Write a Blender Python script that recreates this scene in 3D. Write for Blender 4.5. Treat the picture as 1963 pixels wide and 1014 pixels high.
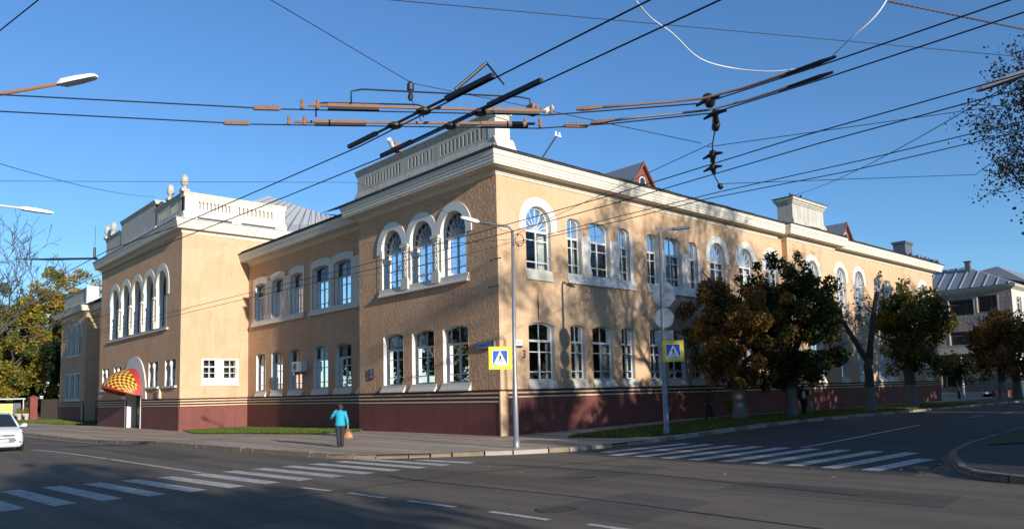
import bpy, bmesh, math, random
import numpy as np
from mathutils import Vector, Matrix
for o in list(bpy.data.objects): bpy.data.objects.remove(o)
SC = bpy.context.scene
COL = SC.collection
R = math.radians
# ------------------------------------------------------------------ camera
def cam_axes(yaw, pitch, roll):
    f = Vector((math.cos(yaw)*math.cos(pitch), math.sin(yaw)*math.cos(pitch), math.sin(pitch)))
    r = Vector((math.sin(yaw), -math.cos(yaw), 0)); u = r.cross(f)
    c, s = math.cos(roll), math.sin(roll)
    return c*r+s*u, -s*r+c*u, f
cd = bpy.data.cameras.new('camera'); cam = bpy.data.objects.new('camera', cd); COL.objects.link(cam)
r_, u_, f_ = cam_axes(.8358, .0942, -.0241)
m = Matrix((r_, u_, -f_)).transposed().to_4x4(); m.translation = Vector((-20.828, -23.869, 1.8))
cam.matrix_world = m
cd.sensor_width = 36; cd.lens = 36*1442/1963; cd.shift_y = (615.7-507)/1963
cd.clip_end = 3000; cd.clip_start = .05
SC.camera = cam
# ------------------------------------------------------------------ world, sun, exposure
SUNV = Vector((-.105, -1, .21)).normalized()
W = bpy.data.worlds.new('World'); SC.world = W; W.use_nodes = True
wn = W.node_tree.nodes; wn.clear()
sky = wn.new('ShaderNodeTexSky'); sky.sky_type = 'NISHITA'; sky.sun_disc = False
sky.sun_elevation = math.asin(SUNV.z); sky.sun_rotation = math.atan2(SUNV.x, SUNV.y) % (2*math.pi)
sky.air_density = 1.0; sky.dust_density = 0; sky.ozone_density = 5.2; sky.altitude = 150
bg = wn.new('ShaderNodeBackground'); bg.inputs[1].default_value = .135
wo = wn.new('ShaderNodeOutputWorld')
W.node_tree.links.new(sky.outputs[0], bg.inputs[0]); W.node_tree.links.new(bg.outputs[0], wo.inputs[0])
sl = bpy.data.lights.new('sun', 'SUN'); sl.energy = 4.5; sl.angle = R(.55); sl.color = (1, .945, .87)
so = bpy.data.objects.new('sun', sl); COL.objects.link(so); so.rotation_euler = SUNV.to_track_quat('Z', 'Y').to_euler()
so.location = (-20, -200, 60)
vs = SC.view_settings; vs.view_transform = 'Standard'; vs.look = 'None'; vs.exposure = 0.55; vs.gamma = 1
SC.render.engine = 'CYCLES'
SC.cycles.max_bounces = 6; SC.cycles.transparent_max_bounces = 12

# ------------------------------------------------------------------ materials
MATS = {}
def nt(name):
    m = bpy.data.materials.new(name); m.use_nodes = True
    t = m.node_tree; t.nodes.clear()
    o = t.nodes.new('ShaderNodeOutputMaterial'); b = t.nodes.new('ShaderNodeBsdfPrincipled')
    t.links.new(b.outputs[0], o.inputs[0])
    MATS[name] = m
    return m, t, b, o
def coords(t, kind='Object', scale=(1, 1, 1)):
    tc = t.nodes.new('ShaderNodeTexCoord'); mp = t.nodes.new('ShaderNodeMapping')
    mp.inputs['Scale'].default_value = scale
    t.links.new(tc.outputs[kind], mp.inputs[0]); return mp.outputs[0]
def noise(t, vec, scale, detail=4, rough=.55):
    n = t.nodes.new('ShaderNodeTexNoise'); n.inputs['Scale'].default_value = scale
    n.inputs['Detail'].default_value = detail; n.inputs['Roughness'].default_value = rough
    t.links.new(vec, n.inputs['Vector']); return n.outputs['Fac']
def ramp(t, fac, stops):
    r = t.nodes.new('ShaderNodeValToRGB'); e = r.color_ramp.elements
    e[0].position, e[0].color = stops[0][0], (*stops[0][1], 1)
    e[1].position, e[1].color = stops[-1][0], (*stops[-1][1], 1)
    for p, c in stops[1:-1]:
        k = e.new(p); k.color = (*c, 1)
    t.links.new(fac, r.inputs[0]); return r.outputs[0]
def mixc(t, fac, a, b, mode='MIX'):
    n = t.nodes.new('ShaderNodeMix'); n.data_type = 'RGBA'; n.blend_type = mode
    for s, v in ((n.inputs[0], fac), (n.inputs[6], a), (n.inputs[7], b)):
        if isinstance(v, (int, float)): s.default_value = v
        elif isinstance(v, tuple): s.default_value = (*v, 1)
        else: t.links.new(v, s)
    return n.outputs[2]
def bump(t, b, h, strength=.3, dist=.02, prev=None):
    n = t.nodes.new('ShaderNodeBump'); n.inputs['Strength'].default_value = strength; n.inputs['Distance'].default_value = dist
    t.links.new(h, n.inputs['Height'])
    if prev is not None: t.links.new(prev, n.inputs['Normal'])
    t.links.new(n.outputs[0], b.inputs['Normal']); return n.outputs[0]
def mul(c, k): return tuple(min(1, x*k) for x in c)
def pm(name, col, rough=.8, var=.12, scale=1.2, bs=0, bscale=60, bdist=.01, metal=0, spec=.5, streak=0, dirt=None):
    """painted / mineral surface: broad colour variation, optional run-off streaks and fine relief"""
    m, t, b, o = nt(name)
    v = coords(t)
    c = mixc(t, noise(t, v, scale, 6, .62), mul(col, 1-var), mul(col, 1+var))
    if streak:
        s = noise(t, coords(t, 'Object', (5, 5, .45)), 1.0, 5, .65)
        c = mixc(t, ramp(t, s, [(.46, (0, 0, 0)), (.78, (streak,)*3)]), c, dirt or mul(col, .45))
    b.inputs['Roughness'].default_value = rough; b.inputs['Metallic'].default_value = metal
    b.inputs['Specular IOR Level'].default_value = spec
    t.links.new(c, b.inputs['Base Color'])
    if bs: bump(t, b, noise(t, v, bscale, 5, .6), bs, bdist)
    return m
def brickwall(name, col, rough=.85, lump=.4, brick=.35, lumpscale=16, var=.1, mcol=.9, stain=.0, ldist=.03):
    m, t, b, o = nt(name)
    v = coords(t)
    sep = t.nodes.new('ShaderNodeSeparateXYZ'); t.links.new(v, sep.inputs[0])
    add = t.nodes.new('ShaderNodeMath'); t.links.new(sep.outputs[0], add.inputs[0]); t.links.new(sep.outputs[1], add.inputs[1])
    cb = t.nodes.new('ShaderNodeCombineXYZ'); t.links.new(add.outputs[0], cb.inputs[0]); t.links.new(sep.outputs[2], cb.inputs[1])
    bt = t.nodes.new('ShaderNodeTexBrick'); t.links.new(cb.outputs[0], bt.inputs['Vector'])
    for k, w in (('Scale', 1), ('Mortar Size', .008), ('Brick Width', .26), ('Row Height', .077), ('Mortar Smooth', .5)): bt.inputs[k].default_value = w
    bt.inputs['Color1'].default_value = (1, 1, 1, 1); bt.inputs['Color2'].default_value = (.93, .93, .93, 1); bt.inputs['Mortar'].default_value = (mcol, mcol, mcol, 1)
    c = mixc(t, noise(t, v, .55, 7, .65), mul(col, 1-var), mul(col, 1+var))
    c = mixc(t, noise(t, v, 5, 4, .6), c, mul(col, .86), 'MIX') if var else c
    c = mixc(t, 1.0, c, bt.outputs['Color'], 'MULTIPLY')
    if stain:
        s = noise(t, coords(t, 'Object', (1.6, 1.6, .35)), 1.3, 6, .7)
        c = mixc(t, ramp(t, s, [(.48, (0, 0, 0)), (.78, (stain,)*3)]), c, mul(col, .45))
        s2 = noise(t, coords(t, 'Object', (7, 7, .22)), 1.0, 5, .6)                     # thin rain streaks
        c = mixc(t, ramp(t, s2, [(.55, (0, 0, 0)), (.75, (stain*.9,)*3)]), c, mul(col, .5))
        p = noise(t, coords(t, 'Object', (.28, .28, .5)), 1.0, 3, .5)                   # repainted areas
        c = mixc(t, ramp(t, p, [(.50, (0, 0, 0)), (.53, (.22, .22, .22))]), c, (min(1, col[0]*1.08), min(1, col[1]*1.12), min(1, col[2]*1.25)))
        ch = noise(t, v, 2.6, 8, .75)                                                   # chipped spots
        c = mixc(t, ramp(t, ch, [(.70, (0, 0, 0)), (.72, (.5, .5, .5))]), c, (.30, .25, .20))
    t.links.new(c, b.inputs['Base Color']); b.inputs['Roughness'].default_value = rough; b.inputs['Specular IOR Level'].default_value = .25
    n1 = bump(t, b, noise(t, v, lumpscale, 5, .7), lump, ldist)
    iv = t.nodes.new('ShaderNodeMath'); iv.operation = 'SUBTRACT'; iv.inputs[0].default_value = 1; t.links.new(bt.outputs['Fac'], iv.inputs[1])
    bump(t, b, iv.outputs[0], brick, .012, n1)
    return m
WALLC = (.62, .41, .24)
brickwall('wall_brick', WALLC, lump=.18, brick=.30, lumpscale=9, stain=.42, mcol=.93)
brickwall('wall_stucco', (.73, .44, .25), lump=1.0, brick=.6, lumpscale=5.5, ldist=.17, stain=.45, mcol=.92)
brickwall('plinth', (.215, .072, .058), lump=.35, brick=.5, rough=.7, var=.25, stain=.55)
brickwall('band_red', (.085, .03, .026), lump=.2, brick=.2, rough=.75, var=.15)
pm('stripe_cream', (.62, .46, .29), var=.15, bs=.2, streak=.4)
pm('white', (.62, .565, .46), var=.07, scale=1.5, bs=.15, bscale=25, streak=.35, dirt=(.42, .38, .32))
pm('white_aged', (.46, .43, .36), var=.16, scale=2, bs=.35, bscale=18, streak=.75, dirt=(.19, .17, .14))
pm('white_clean', (.66, .625, .55), var=.05, scale=2, rough=.55, bs=.05)
pm('frame_white', (.62, .61, .57), var=.06, rough=.4, bs=0)
pm('frame_grey', (.47, .465, .44), var=.12, rough=.5)
pm('frame_dark', (.06, .07, .075), var=.12, rough=.5)
pm('roof_edge', (.045, .038, .034), var=.3, rough=.8, bs=.3)
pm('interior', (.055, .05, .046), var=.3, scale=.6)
pm('curtain', (.62, .60, .55), var=.1, rough=.9)
pm('black_metal', (.014, .014, .016), rough=.55, var=.2)
pm('grey_metal', (.30, .31, .32), rough=.45, metal=.35, var=.08)
pm('galv', (.30, .30, .30), rough=.42, metal=.5, var=.12, streak=.25)
pm('sign_back', (.22, .25, .28), rough=.5, metal=.3, var=.1)
pm('rust', (.24, .125, .07), rough=.8, var=.4, scale=12, bs=.3)
pm('copper_dark', (.07, .04, .03), rough=.6, var=.4, scale=10)
pm('wire', (.010, .010, .014), rough=.6, var=0)
pm('cable_white', (.72, .72, .70), rough=.5, var=.05)
pm('yellow_sign', (.80, .62, .03), rough=.35, var=.03)
pm('blue_sign', (.035, .10, .42), rough=.3, var=.03)
pm('sign_white', (.82, .82, .80), rough=.35, var=.02)
pm('ink', (.015, .015, .02), rough=.5, var=0)
m, t, b, o = nt('paint_road'); v = coords(t)
c = mixc(t, noise(t, v, 4, 6, .65), (.50, .45, .38), (.66, .60, .52))
wear = noise(t, v, 7, 9, .75)
c = mixc(t, ramp(t, wear, [(.52, (0, 0, 0)), (.64, (.85, .85, .85))]), c, (.16, .13, .10))
sk = noise(t, coords(t, 'Object', (9, .8, 1)), 1.0, 4, .6)
c = mixc(t, ramp(t, sk, [(.5, (0, 0, 0)), (.72, (.5, .5, .5))]), c, (.2, .165, .13))
t.links.new(c, b.inputs['Base Color']); b.inputs['Roughness'].default_value = .8; bump(t, b, noise(t, v, 110, 4, .7), .3, .01)
pm('kerb', (.22, .165, .11), rough=.9, var=.3, scale=3, bs=.5, bscale=30)
pm('kerb_light', (.34, .31, .26), rough=.9, var=.28, scale=3, bs=.5, bscale=30)
pm('earth', (.055, .048, .035), rough=1, var=.35, scale=2, bs=.6, bscale=9, bdist=.05)
pm('lawn', (.05, .075, .02), rough=1, var=.35, scale=3, bs=.5, bscale=40, bdist=.04)
pm('bark', (.075, .062, .048), rough=.95, var=.3, scale=6, bs=.8, bscale=22, bdist=.03)
pm('bark_white', (.16, .155, .14), rough=.95, var=.3, scale=5, bs=.8, bscale=22, bdist=.03)
pm('tin_roof', (.30, .31, .32), rough=.5, metal=.35, var=.12, scale=.8, streak=.3)
pm('tin_dark', (.14, .155, .17), rough=.5, metal=.4, var=.15, scale=.8)
pm('tin_light', (.46, .46, .45), rough=.5, metal=.15, var=.1, scale=.6, streak=.25)
pm('wood_red', (.20, .055, .035), rough=.7, var=.2)
pm('awning_red', (.42, .035, .025), rough=.55, var=.1)
pm('awning_yellow', (.72, .40, .035), rough=.5, var=.12, scale=6)
pm('awning_brown', (.12, .03, .02), rough=.5, var=.15)
pm('pillar_red', (.20, .045, .035), rough=.8, var=.25, bs=.3)
pm('fence_brown', (.045, .03, .024), rough=.85, var=.3, bs=.3)
pm('yellow_panel', (.75, .68, .10), rough=.5, var=.05)
pm('pale_plaster', (.50, .46, .40), rough=.9, var=.12, bs=.2, streak=.3)
pm('car_paint', (.72, .72, .70), rough=.22, var=.02, spec=.6)
pm('rubber', (.012, .012, .012), rough=.85, var=.1)
pm('chrome', (.55, .55, .55), rough=.2, metal=.9, var=0)
pm('lamp_lens', (.7, .72, .72), rough=.15, var=0)
pm('stone_bird', (.05, .05, .055), rough=.8, var=.3)
pm('skin', (.50, .31, .22), rough=.6, var=.08)
pm('hair_dark', (.018, .012, .010), rough=.6, var=.2)
pm('jacket_teal', (.012, .30, .42), rough=.75, var=.12, scale=8, bs=.3, bscale=14, bdist=.02)
pm('trousers_dark', (.020, .021, .03), rough=.85, var=.2, bs=.2, bscale=16)
pm('cloth_black', (.012, .012, .014), rough=.85, var=.2)
pm('cloth_white', (.62, .62, .63), rough=.85, var=.08)
pm('cloth_olive', (.07, .06, .035), rough=.9, var=.2)
pm('bag_tan', (.40, .165, .075), rough=.5, var=.15)
pm('bag_grey', (.30, .29, .25), rough=.7, var=.15)
pm('shoe', (.012, .011, .011), rough=.5, var=0)
pm('ac_white', (.62, .61, .58), rough=.5, var=.05)
# asphalt
def asphalt(name, col, patch=.25):
    m, t, b, o = nt(name); v = coords(t)
    c = mixc(t, noise(t, v, .35, 6, .6), mul(col, 1-patch), mul(col, 1+patch))
    c = mixc(t, ramp(t, noise(t, v, 90, 3, .7), [(.35, (0, 0, 0)), (.7, (.5, .5, .5))]), c, mul(col, 1.9))
    # wheel-polished lanes and old patches
    w = noise(t, coords(t, 'Object', (.9, .06, 1)), 1.3, 3)
    c = mixc(t, ramp(t, w, [(.42, (0, 0, 0)), (.60, (.7, .7, .7))]), c, mul(col, .66))
    st_ = noise(t, v, 1.7, 7, .7)
    c = mixc(t, ramp(t, st_, [(.60, (0, 0, 0)), (.74, (.6, .6, .6))]), c, mul(col, .45))
    vr = t.nodes.new('ShaderNodeTexVoronoi'); vr.feature = 'DISTANCE_TO_EDGE'; vr.inputs['Scale'].default_value = .16
    wv = t.nodes.new('ShaderNodeVectorMath'); wv.operation = 'ADD'; nz = t.nodes.new('ShaderNodeTexNoise'); nz.inputs['Scale'].default_value = 1.1; nz.inputs['Detail'].default_value = 5
    t.links.new(v, nz.inputs['Vector']); t.links.new(v, wv.inputs[0]); t.links.new(nz.outputs['Color'], wv.inputs[1]); t.links.new(wv.outputs[0], vr.inputs['Vector'])
    c = mixc(t, ramp(t, vr.outputs['Distance'], [(.0, (.4, .4, .4)), (.004, (0, 0, 0))]), c, mul(col, .35))
    t.links.new(c, b.inputs['Base Color'])
    b.inputs['Roughness'].default_value = .82; b.inputs['Specular IOR Level'].default_value = .35
    bump(t, b, noise(t, v, 120, 4, .7), .35, .01)
    return m
asphalt('asphalt', (.145, .112, .078), .38)
asphalt('pavement', (.42, .32, .22), .18)
asphalt('asphalt_dark', (.055, .05, .045)); asphalt('asphalt_patch', (.10, .082, .064), .3)
pm('tar', (.03, .027, .024), rough=.6, var=.3)
# glass: see-through with sky reflection
m, t, b, o = nt('glass')
tr = t.nodes.new('ShaderNodeBsdfTransparent'); tr.inputs[0].default_value = (.80, .84, .84, 1)
gl = t.nodes.new('ShaderNodeBsdfGlossy'); gl.inputs['Roughness'].default_value = .015; gl.inputs[0].default_value = (.9, .94, 1, 1)
fr = t.nodes.new('ShaderNodeFresnel'); fr.inputs[0].default_value = 1.55
bn = t.nodes.new('ShaderNodeBump'); bn.inputs['Strength'].default_value = .05; bn.inputs['Distance'].default_value = .03
t.links.new(noise(t, coords(t), 1.6, 2), bn.inputs['Height'])
t.links.new(bn.outputs[0], gl.inputs['Normal'])
mx = t.nodes.new('ShaderNodeMixShader'); t.links.new(fr.outputs[0], mx.inputs[0]); t.links.new(tr.outputs[0], mx.inputs[1]); t.links.new(gl.outputs[0], mx.inputs[2])
t.links.new(mx.outputs[0], o.inputs[0])
pm('car_glass', (.02, .028, .03), rough=.05, var=0, spec=.8)
# tile-clad wall of the far block
m, t, b, o = nt('clad')
v = coords(t); sep = t.nodes.new('ShaderNodeSeparateXYZ'); t.links.new(v, sep.inputs[0])
ad = t.nodes.new('ShaderNodeMath'); t.links.new(sep.outputs[0], ad.inputs[0]); t.links.new(sep.outputs[1], ad.inputs[1])
cb = t.nodes.new('ShaderNodeCombineXYZ'); t.links.new(ad.outputs[0], cb.inputs[0]); t.links.new(sep.outputs[2], cb.inputs[1])
bt = t.nodes.new('ShaderNodeTexBrick'); t.links.new(cb.outputs[0], bt.inputs[0]); bt.offset = 0
for k, w in (('Scale', 1), ('Mortar Size', .02), ('Brick Width', .22), ('Row Height', .5)): bt.inputs[k].default_value = w
bt.inputs['Color1'].default_value = (.36, .29, .24, 1); bt.inputs['Color2'].default_value = (.24, .19, .16, 1); bt.inputs['Mortar'].default_value = (.12, .10, .09, 1)
t.links.new(bt.outputs['Color'], b.inputs['Base Color']); b.inputs['Roughness'].default_value = .8
# foliage: per-leaf tint attribute
def foliage(name, stops, trans=.45, rough=.55):
    m, t, b, o = nt(name)
    at = t.nodes.new('ShaderNodeAttribute'); at.attribute_name = 'tint'
    c = ramp(t, at.outputs['Fac'], stops)
    t.links.new(c, b.inputs['Base Color']); b.inputs['Roughness'].default_value = rough; b.inputs['Specular IOR Level'].default_value = .3
    tl = t.nodes.new('ShaderNodeBsdfTranslucent'); t.links.new(c, tl.inputs[0])
    mx = t.nodes.new('ShaderNodeMixShader'); mx.inputs[0].default_value = trans
    t.links.new(b.outputs[0], mx.inputs[1]); t.links.new(tl.outputs[0], mx.inputs[2]); t.links.new(mx.outputs[0], o.inputs[0])
foliage('leaf_rust', [(0, (.05, .055, .014)), (.35, (.14, .10, .022)), (.7, (.32, .155, .035)), (1, (.48, .27, .07))])
foliage('leaf_green', [(0, (.03, .05, .013)), (.5, (.07, .088, .018)), (.85, (.17, .13, .025)), (1, (.38, .18, .035))])
foliage('leaf_mixed', [(0, (.04, .065, .012)), (.5, (.11, .12, .02)), (.8, (.29, .19, .03)), (1, (.42, .22, .04))])
foliage('leaf_gold', [(0, (.08, .105, .016)), (.35, (.17, .18, .026)), (.65, (.36, .25, .04)), (1, (.5, .30, .05))])
foliage('leaf_dry', [(0, (.06, .035, .02)), (.6, (.13, .07, .035)), (1, (.20, .11, .05))])
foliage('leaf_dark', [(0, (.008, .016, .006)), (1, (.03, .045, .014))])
foliage('grass', [(0, (.05, .085, .012)), (.6, (.12, .17, .025)), (1, (.26, .24, .07))], .3)
foliage('litter', [(0, (.20, .12, .04)), (.5, (.34, .24, .08)), (1, (.5, .42, .25))], .1)

# ------------------------------------------------------------------ mesh helpers
class MB:
    def __init__(s): s.v = []; s.f = []; s.mi = []
    def add(s, vs, fs, mi=0):
        n = len(s.v); s.v += [tuple(p) for p in vs]
        for f in fs: s.f.append([i+n for i in f]); s.mi.append(mi)
        return s
    def quad(s, a, b, c, d, mi=0): return s.add([a, b, c, d], [(0, 1, 2, 3)], mi)
    def box(s, lo, hi, mi=0):
        x0, y0, z0 = lo; x1, y1, z1 = hi
        return s.add([(x0, y0, z0), (x1, y0, z0), (x1, y1, z0), (x0, y1, z0), (x0, y0, z1), (x1, y0, z1), (x1, y1, z1), (x0, y1, z1)],
                     [(0, 3, 2, 1), (4, 5, 6, 7), (0, 1, 5, 4), (1, 2, 6, 5), (2, 3, 7, 6), (3, 0, 4, 7)], mi)
    def boxT(s, T, u0, u1, z0, z1, d0, d1, mi=0):
        n = [T(u0, z0, d0), T(u1, z0, d0), T(u1, z0, d1), T(u0, z0, d1), T(u0, z1, d0), T(u1, z1, d0), T(u1, z1, d1), T(u0, z1, d1)]
        return s.add(n, [(0, 3, 2, 1), (4, 5, 6, 7), (0, 1, 5, 4), (1, 2, 6, 5), (2, 3, 7, 6), (3, 0, 4, 7)], mi)
    def prism(s, T, poly, d0, d1, mi=0):
        n = len(poly)
        return s.add([T(u, z, d0) for u, z in poly]+[T(u, z, d1) for u, z in poly],
                     [tuple(range(n))[::-1], tuple(range(n, 2*n))]+[(i, (i+1) % n, (i+1) % n+n, i+n) for i in range(n)], mi)
    def profile(s, T, prof, u0, u1, mi=0):       # closed (d,z) profile swept along u
        n = len(prof)
        return s.add([T(u0, z, d) for d, z in prof]+[T(u1, z, d) for d, z in prof],
                     [tuple(range(n))[::-1], tuple(range(n, 2*n))]+[(i, (i+1) % n, (i+1) % n+n, i+n) for i in range(n)], mi)
    def tube(s, pts, rad, n=8, mi=0, cap=True):
        pts = [Vector(p) for p in pts]
        if not isinstance(rad, (list, tuple)): rad = [rad]*len(pts)
        rings = []; prev = None
        for i, p in enumerate(pts):
            d = (pts[min(i+1, len(pts)-1)]-pts[max(i-1, 0)]).normalized()
            if prev is None:
                a = d.orthogonal().normalized()
            else:
                a = prev-d*prev.dot(d)
                a = a.normalized() if a.length > 1e-6 else d.orthogonal().normalized()
            prev = a; b = d.cross(a)
            rings.append([p+(a*math.cos(2*math.pi*k/n)+b*math.sin(2*math.pi*k/n))*rad[i] for k in range(n)])
        vs = [q for r in rings for q in r]; fs = []
        for i in range(len(pts)-1):
            for k in range(n):
                fs.append((i*n+k, i*n+(k+1) % n, (i+1)*n+(k+1) % n, (i+1)*n+k))
        if cap: fs += [tuple(range(n))[::-1], tuple(range((len(pts)-1)*n, len(pts)*n))]
        return s.add(vs, fs, mi)
    def lathe(s, c, prof, n=14, mi=0):
        vs = []; fs = []
        for r, z in prof: vs += [(c[0]+r*math.cos(2*math.pi*k/n), c[1]+r*math.sin(2*math.pi*k/n), c[2]+z) for k in range(n)]
        for i in range(len(prof)-1):
            for k in range(n): fs.append((i*n+k, i*n+(k+1) % n, (i+1)*n+(k+1) % n, (i+1)*n+k))
        fs += [tuple(range(n))[::-1], tuple(range((len(prof)-1)*n, len(prof)*n))]
        return s.add(vs, fs, mi)
    def build(s, name, mat, parent=None, smooth=False, recalc=True):
        me = bpy.data.meshes.new(name); me.from_pydata(s.v, [], s.f)
        for mm in ([mat] if isinstance(mat, str) else mat): me.materials.append(MATS[mm])
        if isinstance(mat, (list, tuple)): me.polygons.foreach_set('material_index', s.mi)
        if recalc:
            bm = bmesh.new(); bm.from_mesh(me); bmesh.ops.recalc_face_normals(bm, faces=bm.faces); bm.to_mesh(me); bm.free()
        if smooth: me.polygons.foreach_set('use_smooth', [True]*len(me.polygons))
        me.update()
        o = bpy.data.objects.new(name, me); COL.objects.link(o)
        if parent is not None: o.parent = parent
        return o
def tag(o, label=None, cat=None, group=None, kind=None):
    for k, v in (('label', label), ('category', cat), ('group', group), ('kind', kind)):
        if v: o[k] = v
    return o
def thing(name, loc, label, cat, group=None):
    o = bpy.data.objects.new(name, None); o.empty_display_size = .2; COL.objects.link(o); o.location = loc
    bpy.context.view_layer.update()
    return tag(o, label, cat, group)
def attach(o, parent):                       # parent keeping world coordinates
    o.parent = parent; o.matrix_parent_inverse = Matrix.Translation(-parent.location) if parent.location.length else Matrix()
    return o
def S(t): t = max(0., min(1., t)); return t*t*(3-2*t)
def gz(x, y): return .2*S(x/15)-.25*S((y-8)/20)*S((14-x)/8)
def TR(y0): return lambda u, z, d: (u, y0-d, z)
def TL(x0): return lambda u, z, d: (x0-d, u, z)
class Op:                                    # a window or door opening on a facade
    def __init__(s, u0, u1, z0, z1, kind='flat', rise=.13): s.u0, s.u1, s.z0, s.z1, s.kind, s.rise = u0, u1, z0, z1, kind, rise; s.c = (u0+u1)/2; s.r = (u1-u0)/2
    def top(s, u):
        t = max(-1, min(1, (u-s.c)/s.r))
        if s.kind == 'arch': return s.z1-s.r+s.r*math.sqrt(max(0, 1-t*t))
        if s.kind == 'seg': return s.z1-s.rise*t*t
        if s.kind == 'sh': return s.z1-s.rise*abs(t)**5
        return s.z1
    def us(s):
        if s.kind == 'flat': return [s.u0, s.u1]
        n = 16 if s.kind == 'arch' else 10
        return [s.c-s.r*math.cos(math.pi*i/n) for i in range(n+1)]
    def inset(s, t): return Op(s.u0+t, s.u1-t, s.z0+t, s.z1-t, s.kind, s.rise)
    def outline(s): return [(s.u0, s.z0)]+[(u, s.top(u)) for u in s.us()]+[(s.u1, s.z0)]
def sheet(mb, T, u0, u1, zb, zt, ops, d, thick=0, extra=(), mi=0):
    fb = zb if callable(zb) else (lambda u: zb); ft = zt if callable(zt) else (lambda u: zt)
    us = {round(u0, 5), round(u1, 5)}
    for o in ops: us |= {round(u, 5) for u in o.us()}
    us |= {round(u, 5) for u in extra}
    us = sorted(u for u in us if u0-1e-6 <= u <= u1+1e-6); e = 1e-4
    for a, b in zip(us, us[1:]):
        if b-a < 2*e: continue
        mid = (a+b)/2; lo = (fb(a+e), fb(b-e))
        segs = []
        for o in sorted((o for o in ops if o.u0 < mid < o.u1), key=lambda o: o.z0):
            segs.append((lo, (o.z0, o.z0))); lo = (o.top(a+e), o.top(b-e))
        segs.append((lo, (ft(a+e), ft(b-e))))
        for l, h in segs:
            if h[0]-l[0] < 1e-4 and h[1]-l[1] < 1e-4: continue
            mb.quad(T(a, l[0], d), T(b, l[1], d), T(b, h[1], d), T(a, h[0], d), mi)
            if thick:
                mb.quad(T(a, l[0], d), T(b, l[1], d), T(b, l[1], d-thick), T(a, l[0], d-thick), mi)
                mb.quad(T(a, h[0], d), T(b, h[1], d), T(b, h[1], d-thick), T(a, h[0], d-thick), mi)
    if thick:
        for u, k in ((u0, e), (u1, -e)): mb.quad(T(u, fb(u+k), d), T(u, ft(u+k), d), T(u, ft(u+k), d-thick), T(u, fb(u+k), d-thick), mi)
    return mb
def cornice(mb, path, prof, closed=False, mi=0):     # (d,z) profile along a plan path, mitred
    n = len(path); nor = []
    for i in range(n-1):
        d = (Vector(path[i+1])-Vector(path[i])).normalized(); nor.append(Vector((-d.y, d.x)))
    off = []
    for i in range(n):
        if i == 0: off.append(nor[0])
        elif i == n-1: off.append(nor[-1])
        else:
            a, b = nor[i-1], nor[i]; k = a+b; off.append(k/max(.3, k.dot(a)))
    P = len(prof); vs = []; fs = []
    for i in range(n):
        for d, z in prof: vs.append((path[i][0]+off[i].x*d, path[i][1]+off[i].y*d, z))
    for i in range(n-1):
        for k in range(P-1): fs.append((i*P+k, (i+1)*P+k, (i+1)*P+k+1, i*P+k+1))
    fs += [tuple(range(P)), tuple(range((n-1)*P, n*P))]
    return mb.add(vs, fs, mi)

# ------------------------------------------------------------------ ground, streets
mb = MB(); mb.quad((-900, -900, -.9), (900, -900, -.9), (900, 900, -.9), (-900, 900, -.9))
tag(mb.build('ground', 'lawn'), kind='structure')
mb = MB(); nx, ny = 90, 100
xs = [-60+ i*200/nx for i in range(nx+1)]; ys = [-85+i*260/ny for i in range(ny+1)]
mb.add([(x, y, gz(x, y)-.13) for y in ys for x in xs], [(j*(nx+1)+i, j*(nx+1)+i+1, (j+1)*(nx+1)+i+1, (j+1)*(nx+1)+i) for j in range(ny) for i in range(nx)])
road = tag(mb.build('road', 'asphalt', smooth=True), kind='structure')
def flat_sheet(name, poly, dz, mat, parent=None, step=2.0, skirt=.0):
    bm = bmesh.new(); f = bm.faces.new([bm.verts.new((x, y, 0)) for x, y in poly])
    x0, x1 = min(p[0] for p in poly), max(p[0] for p in poly); y0, y1 = min(p[1] for p in poly), max(p[1] for p in poly)
    cuts = [((x, 0, 0), (1, 0, 0)) for x in np.arange(0, 16, step) if x0 < x < x1]+[((0, y, 0), (0, 1, 0)) for y in np.arange(8, 30, step*1.5) if y0 < y < y1]
    for co, no in cuts:
        bmesh.ops.bisect_plane(bm, geom=bm.verts[:]+bm.edges[:]+bm.faces[:], plane_co=co, plane_no=no)
    for v in bm.verts: v.co.z = gz(v.co.x, v.co.y)+dz
    bmesh.ops.recalc_face_normals(bm, faces=bm.faces)
    if sum(f.normal.z for f in bm.faces) < 0: bmesh.ops.reverse_faces(bm, faces=bm.faces)
    if skirt:
        r = bmesh.ops.extrude_face_region(bm, geom=bm.faces[:])
        # the extruded copy becomes the lower rim
        for v in [g for g in r['geom'] if isinstance(g, bmesh.types.BMVert)]: v.co.z -= skirt
        bmesh.ops.recalc_face_normals(bm, faces=bm.faces)
    me = bpy.data.meshes.new(name); bm.to_mesh(me); bm.free(); me.materials.append(MATS[mat])
    o = bpy.data.objects.new(name, me); COL.objects.link(o)
    if parent: o.parent = parent
    return o
KN = [(-11.0, 110), (-10.75, 60), (-10.4, 30), (-10.25, 19.4), (-9.9, 12.5), (-9.6, 4.1), (-9.2, -1.1), (-9.05, -2.4), (-8.55, -3.4), (-7.6, -4.3), (-6.55, -5.05), (-5.8, -5.62), (-4.9, -6.2), (-4.0, -6.62), (-3.2, -6.9), (-1.6, -6.95), (.85, -6.9), (2.95, -6.75), (7.1, -6.45), (14, -6.4), (30, -6.4), (60, -6.4), (130, -6.4)]
pave = tag(flat_sheet('pavement', KN+[(130, 110)], 0, 'pavement'), kind='structure')
KS = [(130, -15.9), (30, -15.9), (10, -16.0), (6.3, -16.1), (3.4, -16.25), (.6, -16.75), (-1.3, -17.5), (-3.0, -18.15), (-3.9, -18.8), (-4.3, -19.7), (-4.6, -22), (-4.8, -30), (-5, -80)]
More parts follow.
